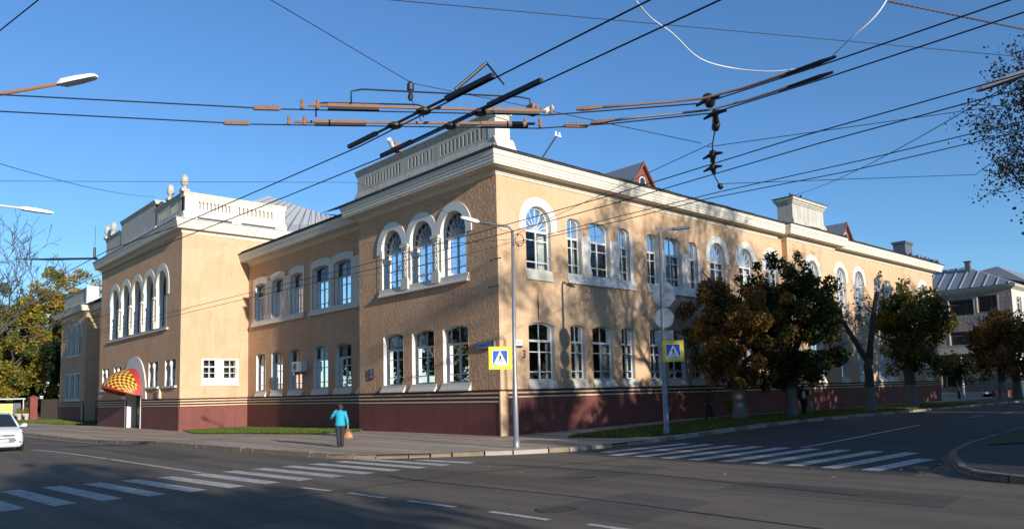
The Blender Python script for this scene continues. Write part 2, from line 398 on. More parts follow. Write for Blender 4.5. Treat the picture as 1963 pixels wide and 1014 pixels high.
pave2 = tag(flat_sheet('pavement', KS+[(130, -80)], 0, 'asphalt_dark'), kind='structure')  # south pavement in dark asphalt, its shade put into the colour
KW = [(-19.6, -80), (-19.6, -12), (-19.8, 40), (-20.2, 110)]
pave3 = tag(flat_sheet('pavement', KW+[(-58, 110), (-58, -80)], 0, 'pavement'), kind='structure')
rng = random.Random(4)
def kerb_line(path, parent, mats, u0, u1, length=1.0, low=None, side=1, wob=.02):
    """individual kerb stones along a polyline, each its own object"""
    seg = []; acc = 0
    for a, b in zip(path, path[1:]):
        L = math.dist(a, b); seg.append((acc, L, a, b)); acc += L
    def at(s):
        for s0, L, a, b in seg:
            if s <= s0+L: t = (s-s0)/L; return (a[0]+(b[0]-a[0])*t, a[1]+(b[1]-a[1])*t)
        return path[-1]
    s = u0; k = 0
    while s < min(u1, acc-.1):
        L = length*rng.uniform(.75, 1.25); e = min(s+L-.05, acc)
        a, b = Vector(at(s)), Vector(at(e)); d = (b-a).normalized(); n = Vector((-d.y, d.x))*side
        j = [rng.uniform(-wob, wob) for _ in range(6)]
        top = .012+j[0]*.6; lw = low(*at((s+e)/2)) if low else 0
        mbk = MB(); pts = []
        w = .17
        for p, jj in ((a, j[1]), (b, j[2])):
            g = gz(p.x, p.y)
            o_, i_ = p-n*(.015+jj*.4), p+n*w
            pts += [(o_.x, o_.y, g-.2), (o_.x+n.x*.02, o_.y+n.y*.02, g+top-lw-.02+jj*.3), (o_.x+n.x*.05, o_.y+n.y*.05, g+top-lw+jj*.3), (i_.x, i_.y, g+top-lw*.6), (i_.x, i_.y, g-.2)]
        mbk.add(pts, [(0, 1, 2, 3, 4), (9, 8, 7, 6, 5)]+[(q, q+5, (q+1) % 5+5, (q+1) % 5) for q in range(5)])
        mbk.build('kerb_stone', mats[k % len(mats)] if len(mats) > 1 else mats[0], parent)
        k += 1; s += L
def lowc(x, y): return .085*S(1-abs(x+7.6)/1.6)+.06*S(1-abs(x+.6)/1.9)
kerb_line(KN, pave, ['kerb'], 60, 116.5, .85, lowc, 1)
kerb_line(KN, pave, ['kerb', 'kerb_light', 'kerb_light'], 116.5, 190, 1.0, lowc, 1)
kerb_line(KS[::-1], pave2, ['kerb'], 48, 90, 1.0, None, -1)
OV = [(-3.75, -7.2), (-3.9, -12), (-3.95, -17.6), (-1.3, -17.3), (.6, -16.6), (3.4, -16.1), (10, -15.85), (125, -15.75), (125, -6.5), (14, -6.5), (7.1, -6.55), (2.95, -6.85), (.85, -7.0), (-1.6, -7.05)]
tag(flat_sheet('road', OV, -.1265, 'asphalt_dark'), kind='structure')   # darker tarmac over the side street
# painted markings
for i in range(16):
    x = -7.45-.83*i; y1 = -3.4 if i else -5.2
    mb = MB(); w = .40; z = lambda X, Y: gz(X, Y)-.13+.005
    a = rng.uniform(-.03, .03)
    mb.add([(x-w/2, -7.3+a, z(x, -7)), (x+w/2, -7.2+a, z(x, -7)), (x+w/2-.33, y1+a, z(x, -3)), (x-w/2-.33, y1+a, z(x, -3))], [(0, 1, 2, 3)])
    mb.build('crossing_stripe', 'paint_road', road)
for i in range(10):
    y = -8.15-.93*i; w = .42
    mb = MB(); xa, xb = -3.5+rng.uniform(-.06, .06), 1.45
    if i == 9: xb = -.2
    if i == 0: xa = -2.9
    n = 5; vs = []
    for k in range(n+1):
        X = xa+(xb-xa)*k/n; vs += [(X, y-w/2, gz(X, y)-.121), (X, y+w/2, gz(X, y)-.121)]
    mb.add(vs, [(2*k, 2*k+2, 2*k+3, 2*k+1) for k in range(n)]); mb.build('crossing_stripe', 'paint_road', road)
def line(pts, w, name='lane_line', mat='paint_road'):
    mb = MB()
    for (a, b) in zip(pts, pts[1:]):
        n = max(1, int(math.dist(a, b)/2)); d = Vector((b[0]-a[0], b[1]-a[1])).normalized(); q = Vector((-d.y, d.x))*w/2; vs = []
        for k in range(n+1):
            X, Y = a[0]+(b[0]-a[0])*k/n, a[1]+(b[1]-a[1])*k/n; Z = gz(X, Y)-.121
            vs += [(X-q.x, Y-q.y, Z), (X+q.x, Y+q.y, Z)]
        mb.add(vs, [(2*k, 2*k+2, 2*k+3, 2*k+1) for k in range(n)])
    return mb.build(name, mat, road)
line([(-13.45, -3.3), (-13.7, 4.5)], .14); line([(-13.72, 4.8), (-14.15, 15.3)], .14); line([(-14.3, 22), (-14.9, 45)], .14)
for a, b in (((-13.23, -8.6), (-13.1, -9.6)), ((-13.03, -10.25), (-12.98, -11.5)), ((-12.9, -12.15), (-12.82, -13.45)), ((-12.76, -14.3), (-12.71, -15.6)), ((-12.6, -16.3), (-12.55, -17.6)), ((-12.5, -18.4), (-12.45, -19.7))): line([a, b], .14)
line([(1.6, -12.3), (12.5, -11.85)], .12)
for k in range(8): line([(20+5*k, -11.4), (22.2+5*k, -11.35)], .12)
line([(-10.45, 14), (-10.8, 45)], .12)          # pale gutter line by the far kerb
for P_ in ([(-12.2, -16.8), (-9.6, -16.5), (-9.4, -14.6), (-12.0, -14.7)], [(-8.9, -12.9), (-5.2, -12.4), (-5.3, -11.2), (-8.7, -11.5)], [(-12.4, 2.0), (-11.2, 2.0), (-11.5, 9.5), (-12.6, 9.4)], [(-8.0, -19.5), (-6.4, -19.3), (-6.8, -15.5), (-8.2, -15.6)], [(-16.8, -12.5), (-15.0, -12.4), (-15.1, -9.6), (-16.7, -9.7)]):
    q = flat_sheet('road_patch', P_, -.1265, 'asphalt_patch'); q.parent = road
for P_ in ([(-10.9, -20), (-10.6, -14), (-10.9, -9), (-10.7, -8)], [(-14.9, -10), (-9, -9.3), (-4.2, -10.2)], [(-7.5, -18), (-6.9, -13), (-7.2, -8.5)]): line(P_, .05, 'tar_seam', 'tar')
# manhole covers
for x, y in ((-11.9, -15.0), (-8.3, -12.2)):
    mb = MB(); mb.lathe((x, y, -.128), [(.36, 0), (.36, .008), (.30, .009), (.29, .004), (.05, .004), (.04, .009)], 20)
    tag(mb.build('manhole_cover', 'earth'), 'dark round manhole cover '+('near the dashed lane line' if x < -10 else 'in the middle of the junction'), 'manhole cover', 'manhole covers')
# lawns
def lawn(poly): return tag(flat_sheet('lawn', poly, .025, 'lawn'), kind='structure')
GL = [(1.3, 29.1), (-3.1, 29.2), (-4.6, 22.4), (-3.9, 16.4), (-3.2, 10.4), (-.1, 10.9), (.0, 11.5), (1.3, 11.5)]
GR = [(.5, -3.3), (2, -2.7), (5, -2.25), (12, -2.1), (60, -2.0), (60, -6.15), (14, -6.15), (7, -6.15), (4.0, -6.35), (2.4, -6.1), (1.2, -5.2)]
GF = [(1.2, 51), (-3.4, 51), (-5.5, 84), (-4, 100), (.4, 84)]
GS = [(3.0, -17.0), (6.5, -16.35), (12, -16.3), (60, -16.2), (60, -26), (12, -26), (7, -19)]
for g in (GL, GR, GF, GS): lawn(g)
def inpoly(x, y, P):
    c = False; j = len(P)-1
    for i in range(len(P)):
        if (P[i][1] > y) != (P[j][1] > y) and x < (P[j][0]-P[i][0])*(y-P[i][1])/(P[j][1]-P[i][1])+P[i][0]: c = not c
        j = i
    return c
def np_mesh(name, verts, nper, mat, tint, parent=None):
    """many small separate faces of nper corners each, one mesh, with a tint per face"""
    nf = len(verts)//nper
    me = bpy.data.meshes.new(name); me.vertices.add(len(verts)); me.loops.add(len(verts)); me.polygons.add(nf)
    me.vertices.foreach_set('co', np.asarray(verts, np.float32).ravel())
    me.loops.foreach_set('vertex_index', np.arange(len(verts), dtype=np.int32))
    me.polygons.foreach_set('loop_start', np.arange(0, len(verts), nper, dtype=np.int32))
    at = me.attributes.new('tint', 'FLOAT', 'FACE'); at.data.foreach_set('value', np.asarray(tint, np.float32))
    me.materials.append(MATS[mat]); me.update(calc_edges=True)
    o = bpy.data.objects.new(name, me); COL.objects.link(o)
    if parent is not None: o.parent = parent
    return o
nr = np.random.RandomState(7)
def blades(poly, n, hmin, hmax, label, xmax=1e9, w=.012):
    P = np.array(poly); pts = []
    while len(pts) < n:
        x = nr.uniform(P[:, 0].min(), min(P[:, 0].max(), xmax)); y = nr.uniform(P[:, 1].min(), P[:, 1].max())
        if inpoly(x, y, poly): pts.append((x, y, gz(x, y)+.02))
    b = np.array(pts); a = nr.uniform(0, 6.28, n); h = nr.uniform(hmin, hmax, n); ln = nr.uniform(.2, .9, n)*h
    dx, dy = np.cos(a), np.sin(a); l2 = nr.uniform(0, 6.28, n)
    v = np.zeros((n, 3, 3)); ww = w*nr.uniform(.6, 1.5, n)
    v[:, 0] = b+np.stack([-dy*ww, dx*ww, 0*h], 1); v[:, 1] = b+np.stack([dy*ww, -dx*ww, 0*h], 1)
    v[:, 2] = b+np.stack([np.cos(l2)*ln, np.sin(l2)*ln, h], 1)
    tag(np_mesh('grass', v.reshape(-1, 3), 3, 'grass', np.clip(nr.normal(.45, .25, n), 0, 1)), label, 'grass', kind='stuff')
blades(GL, 26000, .05, .13, 'sunlit green grass in the recess between the two wings', w=.02)
blades(GR, 42000, .05, .14, 'green grass verge under the street trees by the right street', 40, w=.02)
blades(GF, 7000, .06, .16, 'far strip of grass before the distant left wing', w=.04)
def litter(regions, label, smin=.03, smax=.07):
    vs = []; tn = []
    for poly, n, dz in regions:
        P = np.array(poly); k = 0
        while k < n:
            x = nr.uniform(P[:, 0].min(), P[:, 0].max()); y = nr.uniform(P[:, 1].min(), P[:, 1].max())
            if not inpoly(x, y, poly): continue
            k += 1; a = nr.uniform(0, 6.28); s = nr.uniform(smin, smax); g = gz(x, y)+dz; c, q = math.cos(a)*s, math.sin(a)*s
            t = nr.uniform(.2, .9, 4)*s*.5
            vs += [(x+c, y+q, g+t[0]), (x-q*.7, y+c*.7, g+t[1]), (x-c, y-q, g+t[2]), (x+q*.7, y-c*.7, g+t[3])]; tn.append(nr.uniform(0, 1))
    tag(np_mesh('fallen_leaves', np.array(vs), 4, 'litter', tn), label, 'leaves', kind='stuff')
litter([(GR, 2600, .06), (GL, 350, .06), ([(-9, -2), (-4, -5.5), (10, -2), (10, -.2), (-.3, -.2), (-.3, 10), (-8, 10)], 150, .01), ([(-12, -8), (2, -8), (2, -15), (-12, -18)], 60, -.12), ([(-3.6, -16.9), (-1.2, -17.1), (-2.6, -17.9), (-3.6, -18.2)], 40, -.12)], 'scattered yellow autumn leaves on verge and tarmac')

# ------------------------------------------------------------------ the school building
BLD = thing('school_building', (0, 0, 0), 'long two-storey peach-painted brick building with white arched window surrounds and dark red base', 'building')
wr = random.Random(11)
def poly_pane(T, poly, d, parent, tilt=.006):
    cu = sum(p[0] for p in poly)/len(poly); cz = sum(p[1] for p in poly)/len(poly)
    a, b = wr.uniform(-tilt, tilt), wr.uniform(-tilt, tilt)
    mb = MB(); mb.add([T(u, z, d+a*(u-cu)+b*(z-cz)) for u, z in poly], [tuple(range(len(poly)))])
    return mb.build('pane', 'glass', parent, recalc=False)
def window(T, op, bars=(.15, .49, .68), depth=.22, fw=.065, detail=2, frame='frame_white', mull=True, fan=False, curtain=True, sill=None, reveal='white_clean', rdeep=None):
    i = op.inset(fw); c = op.c; h = op.z1-op.z0
    mb = MB()
    A, B = op.outline(), i.outline()
    n = len(A)
    for d0, d1 in ((-depth-.03, -depth+.03),):
        for k in range(n):
            q = (k+1) % n
            mb.quad(T(*A[k], d1), T(*A[q], d1), T(*B[q], d1), T(*B[k], d1))
            mb.quad(T(*B[k], d1), T(*B[q], d1), T(*B[q], d0), T(*B[k], d0))
    zb = [i.z0]+[op.z0+h*b for b in bars]
    mw = .045 if op.u1-op.u0 > 1.1 else .032
    ztr = zb[-1]
    if mull: mb.boxT(T, c-mw, c+mw, i.z0, ztr, -depth-.028, -depth+.036)
    for k, z in enumerate(zb[1:]):
        t = .05 if k == len(bars)-1 else .022
        mb.boxT(T, i.u0, i.u1, z-t, z+t, -depth-.025, -depth+(.045 if t > .03 else .026))
    ns = 8
    if fan:
        for k in range(1, ns):
            a = math.pi*k/ns; rr = i.r
            # ray from the transom centre to the arch
            L = 0
            for q in range(1, 60):
                u, z = c+math.cos(a)*q*.03, ztr+math.sin(a)*q*.03
                if abs(u-i.c) > i.r or z > i.top(u): break
                L = q*.03
            s0 = .16 if k % 2 else .05
            p0 = (c+math.cos(a)*s0, ztr+math.sin(a)*s0); p1 = (c+math.cos(a)*L, ztr+math.sin(a)*L)
            qx, qz = -math.sin(a)*.018, math.cos(a)*.018
            mb.prism(T, [(p0[0]-qx, p0[1]-qz), (p1[0]-qx, p1[1]-qz), (p1[0]+qx, p1[1]+qz), (p0[0]+qx, p0[1]+qz)], -depth-.02, -depth+.022)
    elif mull:
        mb.boxT(T, c-.02, c+.02, ztr, i.top(c), -depth-.022, -depth+.024)
    w = mb.build('window', frame, BLD)
    # glazing
    if detail >= 2:
        cols = [(i.u0, c-mw), (c+mw, i.u1)] if mull else [(i.u0, i.u1)]
        for za, zc in zip(zb, zb[1:]):
            for ua, ub in cols: poly_pane(T, [(ua, za+.01), (ub, za+.01), (ub, zc-.01), (ua, zc-.01)], -depth-.005, w)
        if fan or not mull: poly_pane(T, [(i.u0, ztr+.03)]+[(u, i.top(u)) for u in i.us()]+[(i.u1, ztr+.03)], -depth-.005, w)
        else:
            for ua, ub in cols:
                us = [ua]+[u for u in i.us() if ua < u < ub]+[ub]
                poly_pane(T, [(ua, ztr+.03)]+[(u, i.top(u)) for u in us]+[(ub, ztr+.03)], -depth-.005, w)
    else: poly_pane(T, i.outline(), -depth-.005, w)
    # white jamb lining
    mb = MB(); rd = rdeep or depth+.04; n = len(A)
    for k in range(n):
        q = (k+1) % n; mb.quad(T(*A[k], .004), T(*A[q], .004), T(*A[q], -rd), T(*A[k], -rd))
    mb.build('reveal', reveal, w)
    if curtain:
        for side in (0, 1):
            if wr.random() < .12: continue
            cw = (op.u1-op.u0)*wr.uniform(.16, .44); u0 = op.u0-.1 if side == 0 else op.u1+.1-cw
            mb = MB(); N = 14; zt_ = op.z1-wr.choice((0, 0, h*.3)); dd = -depth-.22
            vs = []
            for k in range(N+1):
                u = u0+cw*k/N; d = dd+.035*math.sin(k*2.1); vs += [T(u, op.z0-.05, d), T(u, zt_+.2, d)]
            mb.add(vs, [(2*k, 2*k+2, 2*k+3, 2*k+1) for k in range(N)]); mb.build('curtain', 'curtain', w, smooth=True)
    if sill:
        zs, out, ex, th = sill
        mb = MB(); mb.profile(T, [(-depth+.03, op.z0+.02), (.012, op.z0-.01), (.035, op.z0*.6+zs*.4), (out*.7, zs+.06), (out, zs+.01), (out, zs-.045), (-.02, zs-.06), (-.05, op.z0-.1), (-depth-.02, op.z0-.05)], op.u0-ex, op.u1+ex)
        mb.build('sill', 'white', w)
    return w
def part(mb, name, mat, smooth=False): return mb.build(name, mat, BLD, smooth)
def face(T, u0, u1, zb, zt, ops, wall, nbands, zbase=-.6, interior=True, strips=True):
    mb = MB(); sheet(mb, T, u0, u1, 1.9, zt, ops, 0); part(mb, 'wall', wall)
    pops = [o for o in ops if o.z0 < 1.5]
    mb = MB(); sheet(mb, T, u0, u1, zbase, 1.36 if nbands == 3 else 1.55, pops, .05, .08); part(mb, 'plinth', 'plinth')
    z0 = 1.36 if nbands == 3 else 1.55
    mb = MB(); sheet(mb, T, u0, u1, z0, 1.94, pops, .06, .08); part(mb, 'band', 'band_red')
    for k in range(nbands):
        z = 1.755-.18*k
        segs = [(u0, u1)]
        for o in pops:
            segs = [s for a, b in segs for s in ((a, min(b, o.u0)), (max(a, o.u1), b)) if s[1]-s[0] > .05]
        for a, b in segs:
            mb = MB(); mb.boxT(T, a, b, z, z+.075, .0, .072); part(mb, 'stripe', 'stripe_cream')
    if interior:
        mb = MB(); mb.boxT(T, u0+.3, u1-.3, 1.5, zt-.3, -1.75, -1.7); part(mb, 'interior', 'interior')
# ---- right facade
T0, T1 = TR(0), TR(-.37)
A1 = Op(1.69, 3.25, 7.22, 10.12, 'arch')
tri = lambda x, w3=True: [Op(x, x+.90, 7.24, 9.87, 'sh', .2), Op(x+1.52, x+2.94, 7.24, 9.87, 'sh', .2), Op(x+3.66, x+4.52, 7.24, 9.87, 'sh', .2)]
triA, triB = tri(4.36), tri(10.31)
arcC = [Op(x, x+1.56, 7.22, 10.12, 'arch') for x in (16.08, 19.14, 22.2)]
lowA = [Op(1.71, 3.3, 2.3, 4.88, 'seg', .16)]
ltri = lambda x: [Op(x, x+.97, 2.33, 4.86, 'seg', .09), Op(x+1.5, x+2.98, 2.33, 4.86, 'seg', .13), Op(x+3.64, x+4.6, 2.33, 4.86, 'seg', .09)]
lowC = [Op(x, x+1.5, 2.33, 4.86, 'seg', .14) for x in (16.1, 19.16, 22.2)]
opsA = [A1]+triA+triB+arcC+lowA+ltri(4.37)+ltri(10.28)+lowC
face(T0, 0, 24.4, 0, 11.3, opsA, 'wall_brick', 2)
opsP = [Op(26.9, 28.46, 7.22, 10.12, 'arch'), Op(26.9, 28.5, 2.33, 4.86, 'seg')]
face(T1, 24.4, 31.0, 0, 11.3, opsP, 'wall_brick', 2)
arcD = [Op(x, x+1.54, 7.22, 10.18, 'arch') for x in (31.9, 34.94, 47.55)]
smE = [Op(x, x+w, 7.24, 9.9, 'sh', .15) for x, w in ((38.35, 1.2), (40.2, 1.3), (42.78, 1.2))]
lowD = [Op(x, x+w, 2.3, 4.8, 'seg', .12) for x, w in ((31.7, 1.3), (34.65, 1.4), (38.1, 1.4), (40.1, 1.3), (42.7, 1.2), (47.7, 1.4))]
face(T0, 31.0, 50.7, 0, 11.3, arcD+smE+lowD, 'wall_brick', 2)
mb = MB(); mb.quad((24.4, 0, -.5), (24.4, -.37, -.5), (24.4, -.37, 11.3), (24.4, 0, 11.3)); part(mb, 'wall', 'wall_brick')
mb = MB(); mb.quad((31, 0, -.5), (31, -.37, -.5), (31, -.37, 11.3), (31, 0, 11.3)); part(mb, 'wall', 'wall_brick')
def ring(T, ops, w=.40, zlow=8.97, d=.035, mat='white_clean', foot=None):
    lo, hi = min(o.u0 for o in ops)-w, max(o.u1 for o in ops)+w
    arcs = [(o.c, o.r+w, o.z1-o.r) for o in ops]
    def zt(u): return max([c_[2]+math.sqrt(max(0, c_[1]**2-(u-c_[0])**2)) for c_ in arcs if abs(u-c_[0]) <= c_[1]] or [zlow+.01])
    ex = [c_[0]-c_[1]*math.cos(math.pi*k/20) for c_ in arcs for k in range(21)]
    zb = zlow
    if foot is not None:
        a, b = ops[0].u0-.1, ops[-1].u1+.1; ex += [a, b]
        zb = lambda u: foot if a < u < b else zlow
    mb = MB(); sheet(mb, T, lo, hi, zb, zt, ops, d, .06, ex); part(mb, 'window_surround', mat)
for o in [A1]+arcC: ring(T0, [o]); window(T0, o, (.13, .47, .61), fan=True, sill=(6.78, .10, .05, 0))
for o in opsP[:1]: ring(T1, [o]); window(T1, o, (.13, .47, .61), fan=True, detail=1, sill=(6.78, .10, .05, 0))
for o in arcD: ring(T0, [o], .38, 9.1); window(T0, o, (.13, .47, .61), fan=True, detail=1, sill=(6.85, .10, .05, 0))
def wavy(T, u0, u1, z0, z1, d=.05, mat='white_clean'):
    """scrolled white pier between grouped windows"""
    c, h = (u0+u1)/2, (u1-u0)/2; L, Rr = [], []
    for k in range(33):
        t = k/32; z = z0+(z1-z0)*t
        e = .07*math.sin(t*math.pi*3.2+.6)*(1-.3*t)+(.05 if t < .18 else 0)
        L.append((c-h+.02-e*.3, z)); Rr.append((c+h+.015+e*.8, z))
    mb = MB(); mb.prism(T, L+Rr[::-1], -.05, d); mb.boxT(T, c-.10, c-.03, z0+.35, z1-.25, d-.01, d+.035)
    for k in range(3): mb.boxT(T, c-h, c+h, z0+.12+.1*k, z0+.16+.1*k, d-.01, d+.02)
    part(mb, 'window_pier', mat)
for g in (triA, triB):
    for o in g: window(T0, o, (.17, .48, .645), fw=.05)
    a, b = g[0].u0-.08, g[2].u1+.35
    mb = MB(); mb.profile(T0, [(-.2, 7.27), (.012, 7.25), (.03, 7.08), (.07, 6.9), (.12, 6.82), (.13, 6.77), (-.02, 6.76), (-.05, 7.1), (-.2, 7.2)], a, b); part(mb, 'sill', 'white_clean')
    wavy(T0, g[0].u1, g[1].u0, 7.1, 9.12); wavy(T0, g[1].u1, g[2].u0, 7.1, 9.12)
    # plain right jamb strip
    mb = MB(); mb.boxT(T0, g[2].u1, g[2].u1+.24, 7.0, 9.5, -.02, .025); part(mb, 'window_pier', 'white_clean')
for o in smE: window(T0, o, (.17, .48, .645), detail=1, sill=(6.85, .1, .04, 0))
for o in lowA: window(T0, o, sill=(1.98, .14, .10, 0))
for x in (4.37, 10.28):
    for o in ltri(x): window(T0, o, fw=.055, sill=(1.98, .14, .06, 0))
for o in lowC: window(T0, o, sill=(1.98, .14, .08, 0), detail=2)
for o in opsP[1:]: window(T1, o, detail=1, sill=(1.98, .14, .08, 0))
for o in lowD: window(T0, o, detail=1, sill=(1.98, .14, .08, 0))
mb = MB(); mb.boxT(T0, -.08, .36, -.5, 1.86, .0, .085); mb.boxT(T0, -.0, .36, 1.94, 11.16, .0, .02); part(mb, 'corner_strip', 'wall_brick')
# ---- left bay
TB = TL(0)
arcL = [Op(2.1, 3.98, 7.18, 10.15, 'arch'), Op(4.62, 6.5, 7.18, 10.15, 'arch'), Op(7.2, 9.08, 7.18, 10.15, 'arch')]
lowL = [Op(2.08, 3.95, 2.3, 4.88, 'seg', .14), Op(4.63, 6.45, 2.3, 4.88, 'seg', .14), Op(7.2, 9.0, 2.3, 4.88, 'seg', .14)]
face(TB, .0, 11.35, 0, 11.3, arcL+lowL, 'wall_stucco', 3)
ring(TB, arcL, .42, 9.02, .05, 'white_clean', foot=6.95)
for o in arcL: window(TB, o, (.13, .30, .62), fan=True, frame='frame_grey', depth=.28)
for o in lowL: window(TB, o, (.15, .49, .68), frame='frame_grey', depth=.28, sill=(1.98, .16, .14, 0))
mb = MB(); mb.profile(TB, [(-.25, 7.22), (.06, 7.16), (.08, 7.0), (.13, 6.88), (.17, 6.84), (.17, 6.78), (-.02, 6.78), (-.05, 7.1), (-.25, 7.1)], 1.93, 9.25); part(mb, 'sill', 'white')
for y in (4.3, 6.85):           # carved columns between the arched windows
    mb = MB()
    mb.boxT(TB, y-.30, y+.30, 6.95, 7.42, .0, .16); mb.boxT(TB, y-.25, y+.25, 7.42, 7.5, .0, .13)
    mb.boxT(TB, y-.17, y+.17, 7.5, 8.95, .0, .10); mb.boxT(TB, y-.24, y+.24, 8.95, 9.05, .0, .15); mb.boxT(TB, y-.32, y+.32, 9.05, 9.2, .0, .19)
    for k in range(4):
        a = 7.62+.32*k
        mb.prism(TB, [(y-.10, a+.14), (y, a), (y+.10, a+.14), (y, a+.28)], .09, .135)
    for k in range(5): mb.boxT(TB, y-.15, y+.15, 7.55+.35*k, 7.575+.35*k, .09, .115)
    part(mb, 'column', 'white')
# ---- recess
XR = 1.41; TC = TL(XR)
rA = [Op(a, b, 7.24, 9.90, 'seg', .12) for a, b in ((20.70, 22.34), (23.51, 25.15), (26.41, 28.06))]
rB = [Op(a, b, 7.24, 9.90, 'seg', .12) for a, b in ((14.61, 16.59), (17.29, 19.34))]
rL = [Op(a, b, 2.34, 4.93, 'seg', .12) for a, b in ((12.79, 13.87), (14.68, 16.52), (17.42, 19.31), (20.82, 22.63), (23.62, 25.33), (26.31, 27.81))]
face(TC, 11.35, 29.26, 0, 11.6, rA+rB+rL, 'wall_stucco', 3)
for g, lo, hi in ((rA, 20.5, 28.43), (rB, 13.6, 19.63)):
    def zt(u, g=g):
        z = 9.90
        for o in g:
            if o.u0-.32 < u < o.u1+.32: z = max(z, 10.35-.16*((u-o.c)/(o.r+.32))**2)
        return z
    ex = [o.c+(o.r+.32)*k/6 for o in g for k in range(-6, 7)]
    mb = MB(); sheet(mb, TC, lo, hi, 7.14, zt, g, .05, .06, ex); part(mb, 'window_surround', 'white')
    mb = MB(); mb.profile(TC, [(-.2, 7.27), (.06, 7.24), (.08, 7.1), (.12, 6.98), (.15, 6.94), (.15, 6.87), (-.02, 6.87), (-.05, 7.15), (-.2, 7.18)], lo, hi+.15); part(mb, 'sill', 'white')
    for o in g: window(TC, o, (.12, .45, .64), frame='frame_grey', depth=.25)
    for p, q in zip(g, g[1:]): wavy(TL(XR-.05), p.u1+.1, q.u0-.1, 7.29, 9.26, .03, 'white')
for o in rL: window(TC, o, frame='frame_grey', depth=.25, sill=(1.98, .14, .12, 0))
# ---- pavilion
PX, PY0, PY1 = -3.315, 29.26, 50.1
TS, TP = TR(PY0), TL(PX)
sw = [Op(-1.78, -.88, 3.25, 4.6, 'flat'), Op(-.36, .60, 3.25, 4.6, 'flat')]
face(TS, PX, XR, 0, 13.4, sw, 'wall_brick', 3, interior=False)
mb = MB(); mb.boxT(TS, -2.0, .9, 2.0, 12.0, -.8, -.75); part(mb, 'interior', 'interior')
for o in sw: window(TS, o, (.3, .62), depth=.12)
mb = MB(); sheet(mb, TS, -1.89, .72, 2.87, 4.66, sw, .03, .04); part(mb, 'window_surround', 'white_clean')
mb = MB(); mb.boxT(TS, -1.99, .80, 2.76, 2.85, 0, .09); part(mb, 'sill', 'white_clean')
pa = [Op(a, b, 7.09, 11.26, 'arch') for a, b in ((32.27, 34.67), (35.28, 37.71), (38.28, 40.72), (41.34, 43.77), (44.39, 46.99))]
pl = [Op(a, b, 2.84, 4.67, 'flat') for a, b in ((30.09, 32.37), (33.88, 36.1), (43.15, 45.43), (46.78, 49.06))]
door = Op(37.66, 41.49, -.6, 4.08, 'arch')
face(TP, PY0, PY1, 0, 13.4, pa+pl+[door], 'wall_stucco', 3)
ring(TP, pa, .5, 9.37, .05, 'white', foot=7.04)
mb = MB(); mb.profile(TP, [(-.3, 7.09), (-.3, 6.89), (0, 6.85), (.15, 6.85), (.15, 6.95), (.02, 6.99)], 31.85, 47.5); part(mb, 'sill', 'white_clean')
for o in pa: window(TP, o, (.12, .34, .58), frame='frame_dark', depth=.50, rdeep=.56, curtain=False)
for a, b in zip(pa, pa[1:]):
    y = (a.u1+b.u0)/2; mb = MB(); mb.boxT(TP, y-.2, y+.2, 7.09, 7.6, -.1, .12); mb.boxT(TP, y-.24, y+.24, 9.25, 9.45, -.1, .14); mb.lathe(TP(y, 7.6, .0), [(.15, 0), (.13, .9), (.12, 1.6)], 10); part(mb, 'column', 'white')
for o in pl:
    window(TP, o, (.34, .66), frame='frame_dark', depth=.45, rdeep=.5, curtain=False)
    mb = MB(); c = o.c; mb.boxT(TP, c-.17, c+.17, 2.84, 3.29, -.2, .0); mb.lathe(TP(c, 3.29, -.1), [(.12, 0), (.09, .3), (.09, .8), (.16, 1.0), (.17, 1.15), (.1, 1.32)], 10); part(mb, 'column', 'white_clean')
    mb = MB(); mb.boxT(TP, o.u0-.2, o.u1+.2, 2.70, 2.84, -.3, .14); part(mb, 'sill', 'white_clean')
# doorway: horseshoe surround, white jambs, panelled metal door
dz = gz(PX, 39.6)
def dtop(u): t = (u-39.58)/3.16; return 2.0+3.28*math.sqrt(max(0, 1-abs(t)**2.3))
mb = MB(); sheet(mb, TP, 36.42, 42.74, 1.98, dtop, [door], .09, .1, [36.42+6.32*k/30 for k in range(31)]); part(mb, 'door_surround', 'white_clean')
mb = MB()
for k, (a, b) in enumerate(zip(door.outline(), door.outline()[1:])): mb.quad(TP(*a, .095), TP(*b, .095), TP(*b, -.9), TP(*a, -.9))
mb.boxT(TP, 41.49, 41.75, -.6, 2.0, 0, .1)
part(mb, 'door_jamb', 'white_clean')
mb = MB(); mb.boxT(TP, 37.66, 41.49, -.6, 4.1, -.75, -.7); dr = part(mb, 'door', 'black_metal')
for k in range(2):
    for j in range(3):
        y = 38.2+1.75*k; z = dz+.25+.75*j
        mb = MB(); mb.boxT(TP, y, y+1.1, z, z+.6, -.7, -.66); mb.boxT(TP, y+.5, y+.6, z-.05, z+.65, -.66, -.62); mb.boxT(TP, y+.1, y+1.0, z+.26, z+.34, -.66, -.62)
        mb.build('door_panel', 'grey_metal' if j % 2 else 'frame_dark', dr)
# shell canopy
mb = MB(); NA, NT = 26, 12
def can(a, t): return TP(39.58+2.02*math.cos(a)*(1+.04*math.sin(t*1.57)), 2.22+math.sin(a)*(.64+1.43*math.cos(t*math.pi/2)), .1+2.1*abs(math.sin(a))**.8*math.sin(t*math.pi/2))
for th, flip in ((0, 0),):
    vs = [can(math.pi*i/NA, j/NT) for j in range(NT+1) for i in range(NA+1)]
    for j in range(NT):
        for i in range(NA):
            mi = 0 if (j < 2 or j >= NT-1 or i < 2 or i >= NA-2) else 1+((i+j//1) % 2)
            q = j*(NA+1)+i; mb.add([vs[q], vs[q+1], vs[q+NA+2], vs[q+NA+1]], [(0, 1, 2, 3)], mi)
cn = mb.build('canopy', ['awning_red', 'awning_yellow', 'awning_brown'], BLD, recalc=False)
md = cn.modifiers.new('thickness', 'SOLIDIFY'); md.thickness = .06
